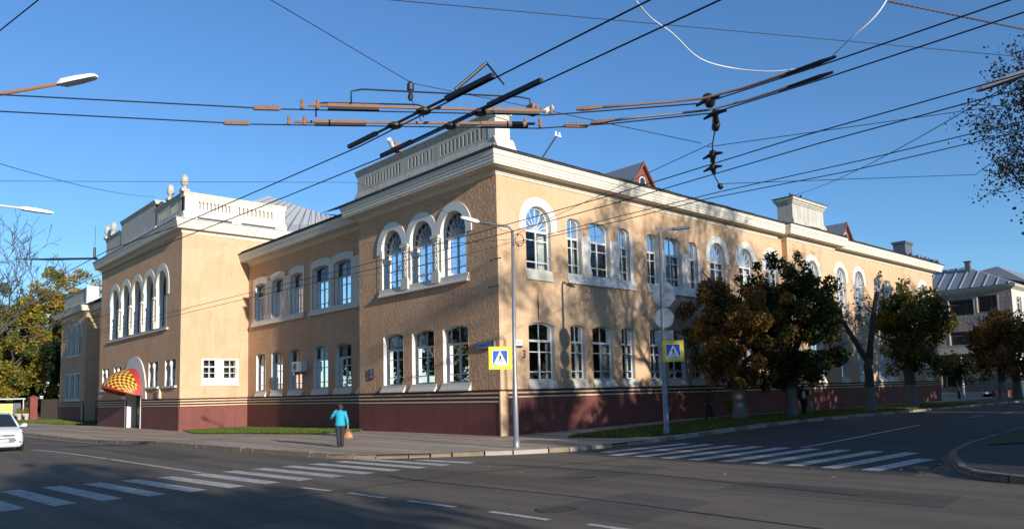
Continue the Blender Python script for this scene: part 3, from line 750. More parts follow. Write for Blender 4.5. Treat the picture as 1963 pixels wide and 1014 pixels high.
# ---- second recess and far bay
T2 = TL(XR)
f2 = [Op(a, a+1.6, 7.05, 9.62, 'seg') for a in (52, 55, 58, 61, 64, 67.5)]+[Op(a, a+1.6, 2.32, 4.82, 'seg') for a in (52, 55, 58, 61, 64, 67.5)]
face(T2, PY1, 71.2, 0, 11.9, f2, 'wall_stucco', 3)
for o in f2: window(T2, o, detail=1, frame='frame_grey', curtain=False)
T3 = TL(.2)
wa = [Op(a, a+1.75, 7.4, 10.9, 'arch') for a in (73.4, 75.9, 78.6)]
wl = [Op(a, a+1.7, 2.3, 5.1, 'flat') for a in (73.4, 76.0, 78.7)]
face(T3, 71.2, 83.5, 0, 12.2, wa+wl, 'wall_stucco', 3)
ring(T3, wa, .35, 9.3, .05, 'white', foot=7.2)
for o in wa: window(T3, o, detail=1, fan=True, bars=(.13, .3, .62), frame='frame_grey', curtain=False)
for o in wl: window(T3, o, detail=1, frame='frame_grey', curtain=False)
mb = MB(); sheet(mb, T3, 73.1, 80.7, 2.0, 5.3, wl, .04, .05); part(mb, 'window_surround', 'white')
mb = MB(); mb.tube([(.05, 71.35, -.4), (.05, 71.35, 1.5)], .09, 8); part(mb, 'drain_pipe', 'white')
# ---- closing walls
mb = MB()
mb.quad((50.7, 0, -.5), (50.7, 14, -.5), (50.7, 14, 12), (50.7, 0, 12)); mb.quad((14, 14, -.5), (50.7, 14, -.5), (50.7, 14, 12), (14, 14, 12))
mb.quad((14, 14, -.5), (14, 84, -.5), (14, 84, 12), (14, 14, 12)); mb.quad((.2, 83.5, -.5), (14, 83.5, -.5), (14, 83.5, 12.2), (.2, 83.5, 12.2))
mb.quad((PX, PY1, -.5), (14, PY1, -.5), (14, PY1, 13.6), (PX, PY1, 13.6)); mb.quad((XR, PY0, 11), (14, PY0, 11), (14, PY0, 13.6), (XR, PY0, 13.6)); mb.quad((14, PY0, 11), (14, PY1, 11), (14, PY1, 13.6), (14, PY0, 13.6))
mb.quad((XR, 11.35, -.5), (0, 11.35, -.5), (0, 11.35, 12), (XR, 11.35, 12)); mb.quad((.2, 71.2, -.5), (XR, 71.2, -.5), (XR, 71.2, 12.2), (.2, 71.2, 12.2))
part(mb, 'wall', 'wall_brick')
# ---- cornices
def prof(z, s=1.0, ov=.76):
    p = [(0, -.02), (.05, .0), (.05, .07), (.09, .08), (.09, .16), (.16, .19), (.18, .24), (ov-.13, .235), (ov-.13, .31), (ov-.10, .33), (ov-.10, .46), (ov-.07, .48), (ov-.07, .58), (ov-.03, .61), (ov, .76), (ov, .81), (0, .84)]
    return [(d, z+k*s) for d, k in p]
mb = MB(); cornice(mb, [(50.7, 6), (50.7, 0), (31.0, 0), (31.0, -.37), (24.4, -.37), (24.4, 0), (0, 0), (0, 11.35), (3, 11.35)], prof(11.17)); part(mb, 'cornice', 'white')
mb = MB(); cornice(mb, [(50.7, 6), (50.7, 0), (31.0, 0), (31.0, -.37), (24.4, -.37), (24.4, 0), (0, 0), (0, 11.35), (3, 11.35)], [(.2, 12.0), (.79, 11.985), (.83, 12.0), (.83, 12.05), (-.6, 12.30), (-.6, 12.0)]); part(mb, 'roof_edge', 'roof_edge')
mb = MB(); cornice(mb, [(XR, 11.4), (XR, PY0)], prof(11.39, .95, .79)); part(mb, 'cornice', 'white')
mb = MB(); cornice(mb, [(XR, 11.4), (XR, PY0)], [(.2, 12.20), (.81, 12.18), (.84, 12.20), (.84, 12.24), (-.6, 12.50)]); part(mb, 'roof_edge', 'roof_edge')
mb = MB(); cornice(mb, [(6, PY0), (PX, PY0), (PX, PY1), (3, PY1)], prof(13.33, 1.08, .62)); part(mb, 'cornice', 'white')
mb = MB(); cornice(mb, [(6, PY0), (PX, PY0), (PX, PY1), (3, PY1)], [(.1, 14.22), (.64, 14.215), (.68, 14.23), (.68, 14.27), (-.6, 14.43)]); part(mb, 'roof_edge', 'tin_light')
mb = MB(); cornice(mb, [(XR, PY1), (XR, 71.2), (.2, 71.2), (.2, 83.5), (6, 83.5)], prof(11.9, 1.0, .8)); part(mb, 'cornice', 'white')
mb = MB(); cornice(mb, [(XR, PY1), (XR, 71.2), (.2, 71.2), (.2, 83.5), (6, 83.5)], [(.1, 12.73), (.82, 12.72), (.86, 12.78), (-.6, 13.0)]); part(mb, 'roof_edge', 'tin_roof')
# ragged sheet-metal laps along the eaves
for k in range(40):
    x = wr.uniform(.8, 50); L = wr.uniform(.5, 1.6); y = -.37 if 24.4 < x < 31 else 0
    mb = MB(); z = 12.05+wr.uniform(0, .03); mb.add([(x, y-.84, z), (x+L, y-.84, z), (x+L, y-.5, z+.09), (x, y-.5, z+.09), (x, y-.84, z+.02), (x+L, y-.84, z+.045), (x+L, y-.5, z+.13), (x, y-.5, z+.12)], [(0, 1, 5, 4), (4, 5, 6, 7), (1, 2, 6, 5), (3, 0, 4, 7)])
    mb.build('roof_lap', 'roof_edge', BLD)
# ---- roofs
def gable(name, pts_a, pts_b, ridge, mat):
    mb = MB(); mb.add([*pts_a, *pts_b, *ridge], [(0, 1, 5, 4), (3, 2, 5, 4)[::-1], (0, 4, 2), (1, 3, 5)]); return part(mb, name, mat)
gable('roof', [(-.6, -.6, 12.2), (51.3, -.6, 12.2)], [(-.6, 14.6, 12.2), (51.3, 14.6, 12.2)], [(6, 7, 14.0), (46, 7, 14.0)], 'tin_dark')
gable('roof', [(.75, 9, 12.4), (.75, 29.2, 12.4)], [(14.6, 9, 12.4), (14.6, 29.2, 12.4)], [(7.5, 10, 13.9), (7.5, 29.2, 13.9)], 'tin_dark')
gable('roof', [(0, 50.1, 12.9), (0, 83.5, 12.9)], [(14.6, 50.1, 12.9), (14.6, 83.5, 12.9)], [(7, 51, 14.6), (7, 80, 14.6)], 'tin_roof')
RP = [(-2.6, 30.0, 14.4), (18, 30.0, 14.4), (18, 49.4, 14.4), (-2.6, 49.4, 14.4), (7.32, 39.2, 19.73), (16.5, 39.2, 18.2)]
mb = MB(); mb.add(RP, [(0, 1, 5, 4), (1, 2, 5), (2, 3, 4, 5), (3, 0, 4)]); rf = part(mb, 'roof', 'tin_light')
for k in range(1, 20):           # standing seams of the pale hipped roof
    t = k/20; e = Vector(RP[0]).lerp(Vector(RP[1]), t)
    top = Vector(RP[4]).lerp(Vector(RP[5]), max(0, min(1, (t-.0)*1.0)))
    a, b = e+Vector((0, -.01, .02)), top+Vector((0, -.02, .02))
    mb = MB(); mb.tube([a, b], .035, 4); mb.build('seam', 'tin_roof', rf)
# ---- bay parapet with slots
def slots(u0, u1, n, z0, z1): return [Op(u0+(u1-u0)*k/(n-1)-.07, u0+(u1-u0)*k/(n-1)+.07, z0, z1, 'arch') for k in range(n)]
def parapet(T, u0, u1, z0, z1, sl, th, mat='white_aged', cap=.14, base=.16):
    mb = MB(); sheet(mb, T, u0, u1, z0, z1, sl, 0)
    for o in sl:
        P = o.outline()
        for k in range(len(P)): q = (k+1) % len(P); mb.quad(T(*P[k], 0), T(*P[q], 0), T(*P[q], -.22), T(*P[k], -.22))
    mb.boxT(T, u0, u1, z0, z1, -th, -.23)
    mb.profile(T, [(-th-.02, z1-.30), (.02, z1-.30), (.03, z1-.24), (cap*.5, z1-.20), (cap*.5, z1-.13), (cap, z1-.06), (cap, z1), (-th-.06, z1+.03)], u0-cap*.7, u1+cap*.7)
    mb.profile(T, [(-th-.02, z0+.55), (.02, z0+.55), (.04, z0+.47), (base*.6, z0+.36), (base, z0+.14), (base, z0), (-th-.02, z0)], u0-base*.7, u1+base*.7)
    part(mb, 'parapet', mat)
TQ = TL(.12)
parapet(TQ, .12, 11.7, 12.3, 14.05, slots(7.58, 10.77, 12, 13.02, 13.55)+slots(4.86, 6.67, 7, 13.02, 13.55)+slots(1.07, 4.0, 11, 13.02, 13.55), .75)
mb = MB(); mb.box((.10, .08, 12.9), (.95, .55, 14.12)); mb.box((.02, -.02, 13.98), (1.03, .65, 14.14)); mb.profile(TR(.08), [(.02, 12.15), (.24, 12.15), (.24, 12.4), (.1, 12.75), (.02, 12.9)], .0, 1.12); part(mb, 'parapet_pier', 'white')
# pavilion parapets
parapet(TL(PX+.22), 29.63, 35.7, 14.44, 16.33, slots(30.9, 32.3, 7, 15.22, 15.79)+slots(33.0, 34.9, 8, 15.22, 15.79), .6)
parapet(TL(PX+.14), 35.7, 44.8, 14.44, 16.98, [], .9)
parapet(TL(PX+.22), 45.0, 49.8, 14.44, 16.36, [], .6)
parapet(TR(PY0+.26), PX+.22, 4.28, 14.40, 16.31, slots(-2.09, .03, 9, 15.22, 15.77)+slots(.76, 3.24, 9, 15.22, 15.77), .6, 'white')
for a, b in ((-2.25, .14), (.86, 3.45)):
    mb = MB(); mb.box((a, PY0+.02, 14.44), (b, PY0+.08, 14.58)); part(mb, 'parapet_gap', 'interior')
for x, y in ((PX+.2, 29.6), (PX+.25, 32.7), (PX+.25, 47.7), (PX+.25, 49.6)):
    mb = MB(); mb.box((x-.27, y-.27, 16.31), (x+.27, y+.27, 16.5))
    mb.lathe((x, y, 16.5), [(.20, 0), (.12, .10), (.11, .2), (.22, .32), (.26, .42), (.28, .44), (.28, .5), (.22, .52), (.25, .62), (.25, .75), (.19, .92), (.10, 1.02), (.02, 1.05)], 14)
    part(mb, 'urn', 'white_aged')
parapet(TL(.35), 71.4, 83.0, 12.9, 14.9, [], .7)
mb = MB(); mb.box((.15, 71.1, 12.85), (1.4, 71.6, 15.0)); part(mb, 'parapet_pier', 'white')
# attic block over the projection
mb = MB(); TA = TR(-.3); mb.box((25.55, -.3, 12.5), (29.9, .75, 13.95))
for z0, z1, e in ((12.3, 12.62, .14), (12.62, 12.72, .09), (12.72, 12.8, .04), (13.75, 13.85, .06), (13.85, 13.98, .12), (13.98, 14.16, .20)): mb.box((25.55-e, -.3-e, z0), (29.9+e, .75+e, z1))
part(mb, 'attic_block', 'white_aged')
mb = MB(); mb.box((25.3, -.55, 14.16), (30.15, 1.0, 14.2)); part(mb, 'attic_cap', 'roof_edge')
# dormers
for x, y in ((12.1, 1.5), (37.35, 1.5)):
    mb = MB(); w, zb, zt = .98, 12.5, 14.36
    mb.add([(x-w, y, 13.05), (x+w, y, 13.05), (x, y, zt-.06), (x-w, y, zb), (x+w, y, zb)], [(0, 1, 2), (3, 4, 1, 0)]); dm = part(mb, 'dormer', 'wood_red')
    mb = MB()
    for s in (-1, 1):
        mb.add([(x+s*1.12, y-.18, 12.95), (x, y-.18, zt), (x, y+4.5, zt), (x+s*1.12, y+4.5, 12.95), (x+s*1.12, y-.18, 12.90), (x, y-.18, zt-.06), (x, y+4.5, zt-.06), (x+s*1.12, y+4.5, 12.90)], [(0, 1, 2, 3), (4, 7, 6, 5), (0, 4, 5, 1), (0, 3, 7, 4)])
    mb.build('dormer_roof', 'tin_roof', dm)
    mb = MB()
    for s in (-1, 1): mb.add([(x+s*1.16, y-.22, 12.86), (x, y-.22, zt+.03), (x, y-.22, zt-.16), (x+s*1.02, y-.22, 12.86)]+[(x+s*1.16, y-.17, 12.86), (x, y-.17, zt+.03), (x, y-.17, zt-.16), (x+s*1.02, y-.17, 12.86)], [(0, 1, 2, 3), (4, 7, 6, 5), (0, 3, 7, 4), (0, 4, 5, 1), (2, 6, 7, 3)])
    mb.build('barge_board', 'wood_red', dm)
    mb = MB(); o = Op(x-.28, x+.28, 12.75, 13.55, 'arch'); mb.prism(TR(y), o.outline(), .0, .03); mb.build('dormer_window', 'frame_white', dm)
    mb = MB(); mb.prism(TR(y), o.inset(.06).outline(), .03, .04); mb.build('pane', 'car_glass', dm)
# chimney and aerial mast
mb = MB(); mb.box((47.6, .9, 12.2), (49.2, 1.9, 13.95)); mb.box((47.5, .8, 13.85), (49.3, 2.0, 14.05)); part(mb, 'chimney', 'tin_dark')
mb = MB(); mb.tube([(3.55, 1.0, 12.5), (4.92, 1.0, 14.25)], .035, 6); mast = part(mb, 'aerial_mast', 'black_metal')
mb = MB()
for k in (-.12, .12): mb.lathe((4.95+k, 1.0, 14.2), [(.05, 0), (.07, .06), (.04, .1), (.06, .16), (.03, .2)], 8)
mb.box((4.72, .97, 14.17), (5.18, 1.03, 14.21)); mb.build('insulator', 'sign_white', mast)
# wall furniture
def text_mesh(txt, name, mat, T, u, z, d, size, parent, flip=False, align='CENTER', bold=0):
    c = bpy.data.curves.new(name, 'FONT'); c.body = txt; c.size = size; c.align_x = align; c.align_y = 'CENTER'; c.extrude = .002; c.offset = bold; c.resolution_u = 2
    o = bpy.data.objects.new(name, c); COL.objects.link(o)
    dg = bpy.context.evaluated_depsgraph_get(); me = bpy.data.meshes.new_from_object(o.evaluated_get(dg)); bpy.data.objects.remove(o)
    for v in me.vertices: v.co = Vector(T(u+(-v.co.x if flip else v.co.x), z+v.co.y, d+v.co.z))
    if flip: me.flip_normals()
    me.materials.clear(); me.materials.append(MATS[mat]); q = bpy.data.objects.new(name, me); COL.objects.link(q)
    if parent is not None: q.parent = parent
    return q
mb = MB(); mb.boxT(TB, .22, 1.38, 3.70, 4.02, .03, .10); pl_ = mb.build('street_plate', 'sign_back'); tag(pl_, 'pale blue-grey street name plate with number 3 on the corner wall', 'sign')
text_mesh('Соборності', 'lettering', 'blue_sign', TB, .97, 3.86, .102, .16, pl_, True)
text_mesh('3', 'lettering', 'ink', TB, .37, 3.87, .102, .24, pl_, True, bold=.006)
mb = MB(); mb.boxT(T0, .75, 1.28, 3.80, 4.06, .02, .045); p2 = mb.build('street_plate', 'sign_white'); tag(p2, 'small white street plate with a black lower strip behind the lamp post', 'sign')
mb = MB(); mb.boxT(T0, .75, 1.28, 3.72, 3.80, .02, .046); mb.build('strip', 'ink', p2)
text_mesh('ська', 'lettering', 'ink', T0, 1.03, 3.92, .047, .14, p2)
text_mesh('3', 'house_number', 'frame_dark', T0, 1.40, 3.42, .012, .5, BLD, bold=.004)
mb = MB(); mb.boxT(TB, 9.9, 10.35, 2.65, 3.17, .02, .05); p3 = tag(mb.build('notice_frame', 'ink'), 'small black framed notice on the bay wall left of the lower windows', 'notice')
for k in range(2):
    mb = MB(); mb.boxT(TB, 10.0, 10.1, 2.7+.24*k, 2.9+.24*k, .05, .055); mb.boxT(TB, 10.16, 10.26, 2.7+.24*k, 2.9+.24*k, .05, .055); mb.build('notice_sheet', 'sign_back', p3)
mb = MB(); mb.boxT(T0, 49.6, 50.1, 3.0, 3.7, .02, .06); tag(mb.build('wall_plaque', 'ink'), 'dark plaque at the far right end of the long facade', 'plaque')
mb = MB(); mb.boxT(TP, 33.1, 33.5, 1.98, 2.65, .0, .16); tag(mb.build('meter_box', 'stripe_cream'), 'beige meter box on the wall right of the canopy entrance', 'box')
# air conditioner
ac = thing('air_conditioner', TC(20.7, 3.4, .2), 'white air conditioner box hung under a window in the recess', 'air conditioner')
mb = MB(); mb.boxT(TC, 19.99, 21.34, 3.44, 4.06, .06, .46); attach(mb.build('casing', 'ac_white'), ac)
mb = MB(); c = TC(20.87, 3.75, .47); mb.tube([c, (c[0]-.015, c[1], c[2])], .24, 18); attach(mb.build('fan_grille', 'frame_dark'), ac)
mb = MB(); mb.boxT(TC, 20.15, 20.21, 3.25, 3.44, .0, .45); mb.boxT(TC, 21.1, 21.16, 3.25, 3.44, .0, .45); attach(mb.build('bracket', 'galv'), ac)

# ------------------------------------------------------------------ trees
def leaf_mesh(name, clumps, n, size, mat, parent, seed, bias=.5, flat=.35, shape=1.0):
    """clumps: (x,y,z,r) spheres of leaves; n leaves in all"""
    rs = np.random.RandomState(seed); C = np.array(clumps); w = C[:, 3]**2; idx = rs.choice(len(C), n, p=w/w.sum())
    d = rs.normal(size=(n, 3)); d /= np.linalg.norm(d, axis=1)[:, None]; r = C[idx, 3]*rs.uniform(.15, 1, n)**.6
    p = C[idx, :3]+d*r[:, None]*np.array([1, 1, shape])
    nrm = rs.normal(size=(n, 3))+np.array([0, 0, flat]); nrm /= np.linalg.norm(nrm, axis=1)[:, None]
    a = np.cross(nrm, rs.normal(size=(n, 3))); a /= np.linalg.norm(a, axis=1)[:, None]; b = np.cross(nrm, a)
    s = size*rs.uniform(.55, 1.25, n); a *= s[:, None]; b *= (s*rs.uniform(.55, .8, n))[:, None]
    v = np.stack([p-a, p-a*.1+b, p+a, p-a*.1-b], 1)
    ctint = rs.normal(bias, .2, len(C)); t = np.clip(ctint[idx]+rs.normal(0, .2, n), 0, 1)
    return np_mesh(name, v.reshape(-1, 3), 4, mat, t, parent)
def grow(mb, tips, p, d, L, r, lev, rs, spread=.6, up=.25, ratio=.72, kids=(2, 3), minr=.008, wig=.12, nseg=4):
    pts = [Vector(p)]; rad = [r]; d = Vector(d).normalized()
    for k in range(nseg):
        d = (d+Vector((rs.gauss(0, wig), rs.gauss(0, wig), rs.gauss(0, wig)+up*.12))).normalized()
        pts.append(pts[-1]+d*L/nseg); rad.append(max(minr, r*(1-.42*(k+1)/nseg)))
    mb.tube(pts, rad, 6 if r > .05 else 4, cap=False)
    if lev == 0: tips.append((pts[-1], d)); tips.append((pts[-2], d)); return
    for k in range(rs.randint(*kids)):
        t = rs.uniform(.45, 1.0) if k else 1.0
        i = min(nseg, max(1, int(round(t*nseg)))); ax = Vector((rs.gauss(0, 1), rs.gauss(0, 1), rs.gauss(0, .6))); ax = (ax-d*ax.dot(d)).normalized()
        nd = (d+ax*rs.uniform(.5, 1.15)*spread*1.3+Vector((0, 0, up*.5))).normalized()
        grow(mb, tips, pts[i], nd, L*ratio*rs.uniform(.8, 1.15), rad[i]*.72, lev-1, rs, spread, up, ratio, kids, minr, wig, nseg)
def trunk_mb(x, y, h, r, lean=(0, 0), flare=1.22, seed=0):
    rs = random.Random(seed); g = gz(x, y); pts = []; rad = []
    for k in range(9):
        t = k/8; pts.append((x+lean[0]*t+rs.gauss(0, .03)*t, y+lean[1]*t+rs.gauss(0, .03)*t, g-.15+(h+.15)*t)); rad.append(r*((flare-1)*math.exp(-t*9)+1-.28*t))
    mb = MB(); mb.tube(pts, rad, 14)
    return mb, Vector(pts[-1]), rad[-1]
def street_tree(name, x, y, h, r, crown, n, leaf, mat, label, cat, seed, lean=(0, 0), white=1.5, levels=3, group=None, size=.1, tlen=1.8, bias=.5, clump=.75, nclump=60, shape=1.0, minz=None):
    """crown: (cx,cy,cz,rx,ry,rz). Trunk with whitewashed foot, limbs, and a crown of leaf clumps round limb tips and through the crown volume"""
    root = thing(name, (x, y, gz(x, y)), label, cat, group); rs = random.Random(seed)
    mb, top, rt = trunk_mb(x, y, h, r, lean, seed=seed); attach(mb.build('trunk', 'bark', smooth=True), root)
    if white:
        g = gz(x, y); mw = MB(); k = white/h
        mw.tube([(x+lean[0]*k*t, y+lean[1]*k*t, g-.1+(white+.1)*t) for t in (0, .06, .15, .3, .6, 1)], [r*((.22)*math.exp(-k*t*9)+1-.28*k*t)+.012 for t in (0, .06, .15, .3, .6, 1)], 14, cap=False); attach(mw.build('whitewash', 'bark_white', smooth=True), root)
    mb = MB(); tips = []
    for k in range(5):
        a = 2*math.pi*(k+rs.random()*.6)/5; grow(mb, tips, top-Vector((0, 0, .1)), (math.cos(a)*.8, math.sin(a)*.8, 1.1), tlen, rt*.62, levels-1, rs, .65, .3)
    grow(mb, tips, top-Vector((0, 0, .1)), (0, 0, 1), tlen*1.3, rt*.8, levels-1, rs, .6, .4)
    attach(mb.build('limbs', 'bark', smooth=True), root)
    cx, cy, cz, rx, ry, rz = crown; cl = []
    def inside(p, m=1.0): return ((p[0]-cx)/rx)**2+((p[1]-cy)/ry)**2+((p[2]-cz)/rz)**2 < m
    for p, d in tips:
        if inside(p, 1.05) and rs.random() < .8: cl.append((*p, clump*rs.uniform(.45, .9)))
    while len(cl) < nclump+20:
        u = Vector((rs.gauss(0, 1), rs.gauss(0, 1), rs.gauss(0, 1))).normalized()*rs.uniform(.35, 1)**.5
        lump = 1+.16*math.sin(u.x*7+seed)+.14*math.cos(u.y*6+seed*2)+.1*math.sin(u.z*9)
        q = (cx+u.x*rx*lump*.92, cy+u.y*ry*lump*.92, cz+u.z*rz*lump*.92)
        if minz and q[2] < minz: continue
        cl.append((*q, clump*rs.uniform(.4, 1.0)))
    if n: attach(leaf_mesh('crown', cl, n, size, mat, None, seed, bias), root)
    return root
street_tree('street_tree', 13.0, -3.25, 2.6, .40, (13.1, -3.4, 4.45, 2.75, 3.0, 3.4), 26000, .1, 'leaf_rust', 'stout rusty-brown leaved tree with whitewashed trunk nearest the corner', 'tree', 3, group='street trees by the long facade', clump=.62, nclump=150, bias=.52, size=.095)
street_tree('street_tree', 15.5, -4.75, 2.7, .28, (15.6, -4.9, 5.0, 2.2, 2.4, 3.8), 26000, .1, 'leaf_green', 'dense dark green leaved tree beside the walking woman', 'tree', 5, group='street trees by the long facade', clump=.62, nclump=150, bias=.38, size=.095)
street_tree('street_tree', 30.6, -4.95, 3.2, .40, (30.7, -5.3, 5.2, 2.3, 2.3, 3.1), 15000, .1, 'leaf_mixed', 'green and orange tree near the far end of the facade', 'tree', 8, group='street trees by the long facade', clump=.7, nclump=130, bias=.38, size=.11)
# pollarded tree: two bare stems with a broom of twigs
root = thing('street_tree', (23.0, -5.5, gz(23, -5.5)), 'bare pollarded tree forking into two leafless stems', 'tree', 'street trees by the long facade')
mb, top, rt = trunk_mb(23.0, -5.5, 3.0, .30, (.05, -.1), seed=31); attach(mb.build('trunk', 'bark', smooth=True), root)
mw = MB(); g = gz(23, -5.5); mw.tube([(23, -5.5, g-.1), (23, -5.5, g+.2), (23.01, -5.52, g+.7), (23.02, -5.54, g+1.4)], [.37, .335, .315, .30], 14, cap=False); attach(mw.build('whitewash', 'bark_white', smooth=True), root)
mb = MB(); mb.tube([top-Vector((0, 0, .3)), (22.75, -5.0, 4.3), (22.5, -4.4, 5.6), (22.3, -3.9, 6.9)], [.17, .15, .13, .10], 9); mb.tube([top-Vector((0, 0, .3)), (23.1, -5.75, 4.2), (23.2, -5.95, 5.6), (23.3, -6.2, 7.0)], [.19, .17, .15, .12], 9); attach(mb.build('stems', 'bark', smooth=True), root)
mb = MB(); tips = []; rs = random.Random(17)
for k in range(46):
    if rs.random() < .5: t = rs.uniform(.2, 1); p = Vector((22.85, -5.2, 3.8)).lerp(Vector((22.3, -3.9, 6.9)), t)
    else: t = rs.uniform(.1, 1); p = Vector((23.08, -5.7, 4.0)).lerp(Vector((23.3, -6.2, 7.0)), t)
    a = rs.uniform(0, 6.28); grow(mb, tips, p, (math.cos(a), math.sin(a), .55), rs.uniform(.6, 1.1), .018, 1, rs, .5, .2, minr=.006, nseg=3)
attach(mb.build('twigs', 'bark', smooth=True), root)
attach(leaf_mesh('crown', [(*p, .25) for p, d in tips[::3]], 260, .09, 'leaf_green', None, 5, .5), root)
street_tree('street_tree', 49.5, -5.0, 2.9, .34, (49.8, -5.1, 4.4, 2.5, 2.4, 2.9), 9000, .1, 'leaf_rust', 'brown leaved tree in shade before the far grey block', 'tree', 21, group='trees at the far end of the right street', clump=.8, nclump=100, bias=.45, size=.13)
street_tree('street_tree', 53.5, -5.0, 2.9, .36, (53.5, -5.2, 4.4, 2.8, 2.8, 2.8), 9000, .1, 'leaf_mixed', 'rightmost brown-green shaded tree at the picture edge', 'tree', 23, group='trees at the far end of the right street', clump=.8, nclump=100, bias=.3, size=.13)
# clipped dark shrub by the far block
root = thing('round_shrub', (58.5, 1.0, gz(58, 1)), 'round dark evergreen shrub on a short stem beside the canopy', 'shrub')
mb = MB(); mb.tube([(58.5, 1, 0), (58.5, 1.1, 1.6), (58.4, 1.0, 2.4)], [.14, .11, .08], 8); attach(mb.build('stem', 'bark', smooth=True), root)
rs = random.Random(2); cl = []
while len(cl) < 60:
    u = Vector((rs.gauss(0, 1), rs.gauss(0, 1), rs.gauss(0, 1))).normalized()*rs.random()**.4; cl.append((58.5+1.5*u.x, 1+1.55*u.y, 2.75+1.2*u.z, .42))
attach(leaf_mesh('crown', cl, 6000, .085, 'leaf_dark', None, 3, .4), root)
def copy_tree(src, x, y, rz, label, group, sc=1.0):
    c = src.copy(); COL.objects.link(c); c.location = (x, y, gz(x, y)); c.rotation_euler = (0, 0, rz); c.scale = (sc, sc, sc); tag(c, label, 'tree', group)
    for ch in src.children:
        k = ch.copy(); COL.objects.link(k); k.parent = c; k.matrix_parent_inverse = ch.matrix_parent_inverse.copy()
    return c
# big autumn trees beyond the left wing
def big_tree(x, y, h, crown, n, mat, label, seed, size=.22, bias=.5, group='tall trees beyond the far wing', nclump=260, clump=1.25):
    return street_tree('maple_tree', x, y, h*.32, .45, crown, n, .1, mat, label, 'tree', seed, white=0, levels=3, group=group, size=size, tlen=h*.22, bias=bias, clump=clump, nclump=nclump)
big_tree(-2.4, 101, 18, (-2.0, 101, 10.2, 8.2, 7, 9.2), 26000, 'leaf_gold', 'great green and golden tree at the left picture edge', 41, bias=.40)
big_tree(7.5, 108, 21, (6.2, 106, 13.0, 8.5, 7, 9.4), 24000, 'leaf_gold', 'tall golden-topped tree rising behind the far wing parapet', 43, bias=.52)
gE = 'distant trees closing the main street'
far = big_tree(-9, 128, 15, (-9, 128, 8.5, 6.5, 5, 7.5), 9000, 'leaf_mixed', 'distant green tree at the end of the main street, left of the great tree', 47, bias=.4, size=.3, nclump=110, group=gE)
for k, (x, y, sc) in enumerate(((-19, 132, 1.0), (-29, 125, 1.1), (2, 134, 1.1), (13, 126, 1.2), (24, 118, 1.1), (-38, 135, 1.1), (3, 117, .8), (8, 120, .85), (-3, 116, .8), (13, 112, .8))): copy_tree(far, x, y, k*1.3+.5, 'distant green tree closing off the end of the main street', gE, sc)
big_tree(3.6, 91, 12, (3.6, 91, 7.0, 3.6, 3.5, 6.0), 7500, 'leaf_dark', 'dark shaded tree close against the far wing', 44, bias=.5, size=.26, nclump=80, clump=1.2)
# bare tree at the left edge (crown mostly seen as twigs)
def bare_tree(x, y, h, label, seed, twig=4, leaf=None, nleaf=0, group=None, spread=.62, r=.35, sub=5, tl=.27, name='bare_tree', th=.28, lsize=.1, minr=.009):
    root = thing(name, (x, y, gz(x, y)), label, 'tree', group); rs = random.Random(seed)
    mb, top, rt = trunk_mb(x, y, h*th, r, (rs.uniform(-.3, .3), rs.uniform(-.3, .3)), seed=seed); attach(mb.build('trunk', 'bark', smooth=True), root)
    mb = MB(); tips = []
    for k in range(sub):
        a = 2*math.pi*(k+rs.random()*.5)/sub; grow(mb, tips, top-Vector((0, 0, .15)), (math.cos(a)*.75, math.sin(a)*.75, 1), h*tl, rt*.6, twig, rs, spread, .28, .7, (2, 3), minr, .14)
    grow(mb, tips, top-Vector((0, 0, .15)), (0, 0, 1), h*tl*1.15, rt*.85, twig, rs, spread*.85, .4, .72, (2, 3), minr, .1)
    attach(mb.build('limbs', 'bark', smooth=True), root)
    if leaf: attach(leaf_mesh('leaves', [(*p, .55) for p, d in tips], nleaf, lsize, leaf, None, seed, .5), root)
    return root
bare_tree(-15.9, 25.5, 13.5, 'leafless tree with fine twigs at the left picture edge', 52, 5, r=.3, tl=.25, sub=8, minr=.014)
# trees across the right street and behind the viewpoint: they throw the shade
tallR = bare_tree(9.0, -21.6, 13.6, 'tall tree with sparse dry brown leaves at the right picture edge', 61, 5, 'leaf_dry', 13000, 'trees on the south side of the right street', r=.30, tl=.24, name='linden_tree', th=.36, lsize=.058, minr=.010)
park = street_tree('linden_tree', 12, -31, 2.6, .3, (12, -31, 6.2, 4.6, 4.6, 4.4), 5200, .1, 'leaf_mixed', 'leafy park tree across the right street, outside the picture on the right', 'tree', 71, white=0, group='park trees south of the right street', clump=1.2, nclump=70, size=.24, tlen=2.4)
gS = 'park trees south of the right street'; gT = 'trees on the south side of the right street'
n_ = 0
for x, y, s in ((6.0, -27.5, .86), (20, -29, 1.1), (29, -31, 1.35), (38, -28, 1.45), (47, -31, 1.5), (57, -29, .9), (67, -30, .9), (0.5, -38, .92), (9, -41, 1.15), (18, -43, 1.2), (28, -45, 1.2), (38, -42, 1.2), (50, -44, 1.2), (62, -43, 1.2), (-3.6, -47, 1.05), (5, -54, 1.2), (16, -56, 1.2), (27, -57, 1.2), (40, -56, 1.2)):
    n_ += 1; copy_tree(park, x, y, n_*1.7, 'leafy park tree across the right street, outside the picture on the right', gS, s)
park['label'] = 'leafy park tree across the right street, outside the picture on the right'
for x, y, s, a in ((4.6, -35, 1.32, 2.0), (9.5, -37, 1.42, .4), (14.5, -36, 1.4, 4.6), (.6, -31, .85, 3.3), (-.5, -27, .62, 5.0), (15.5, -21, .95, 1.3), (24.5, -20.5, 1.0, 2.6), (34, -21, .95, 4.1), (44, -20.5, 1.0, 5.2), (55, -21, 1.0, .7)):
    copy_tree(tallR, x, y, a, 'tall sparse-leaved tree across the right street, outside the picture on the right', gT, s)
gB = 'trees on the pavement behind the viewpoint'
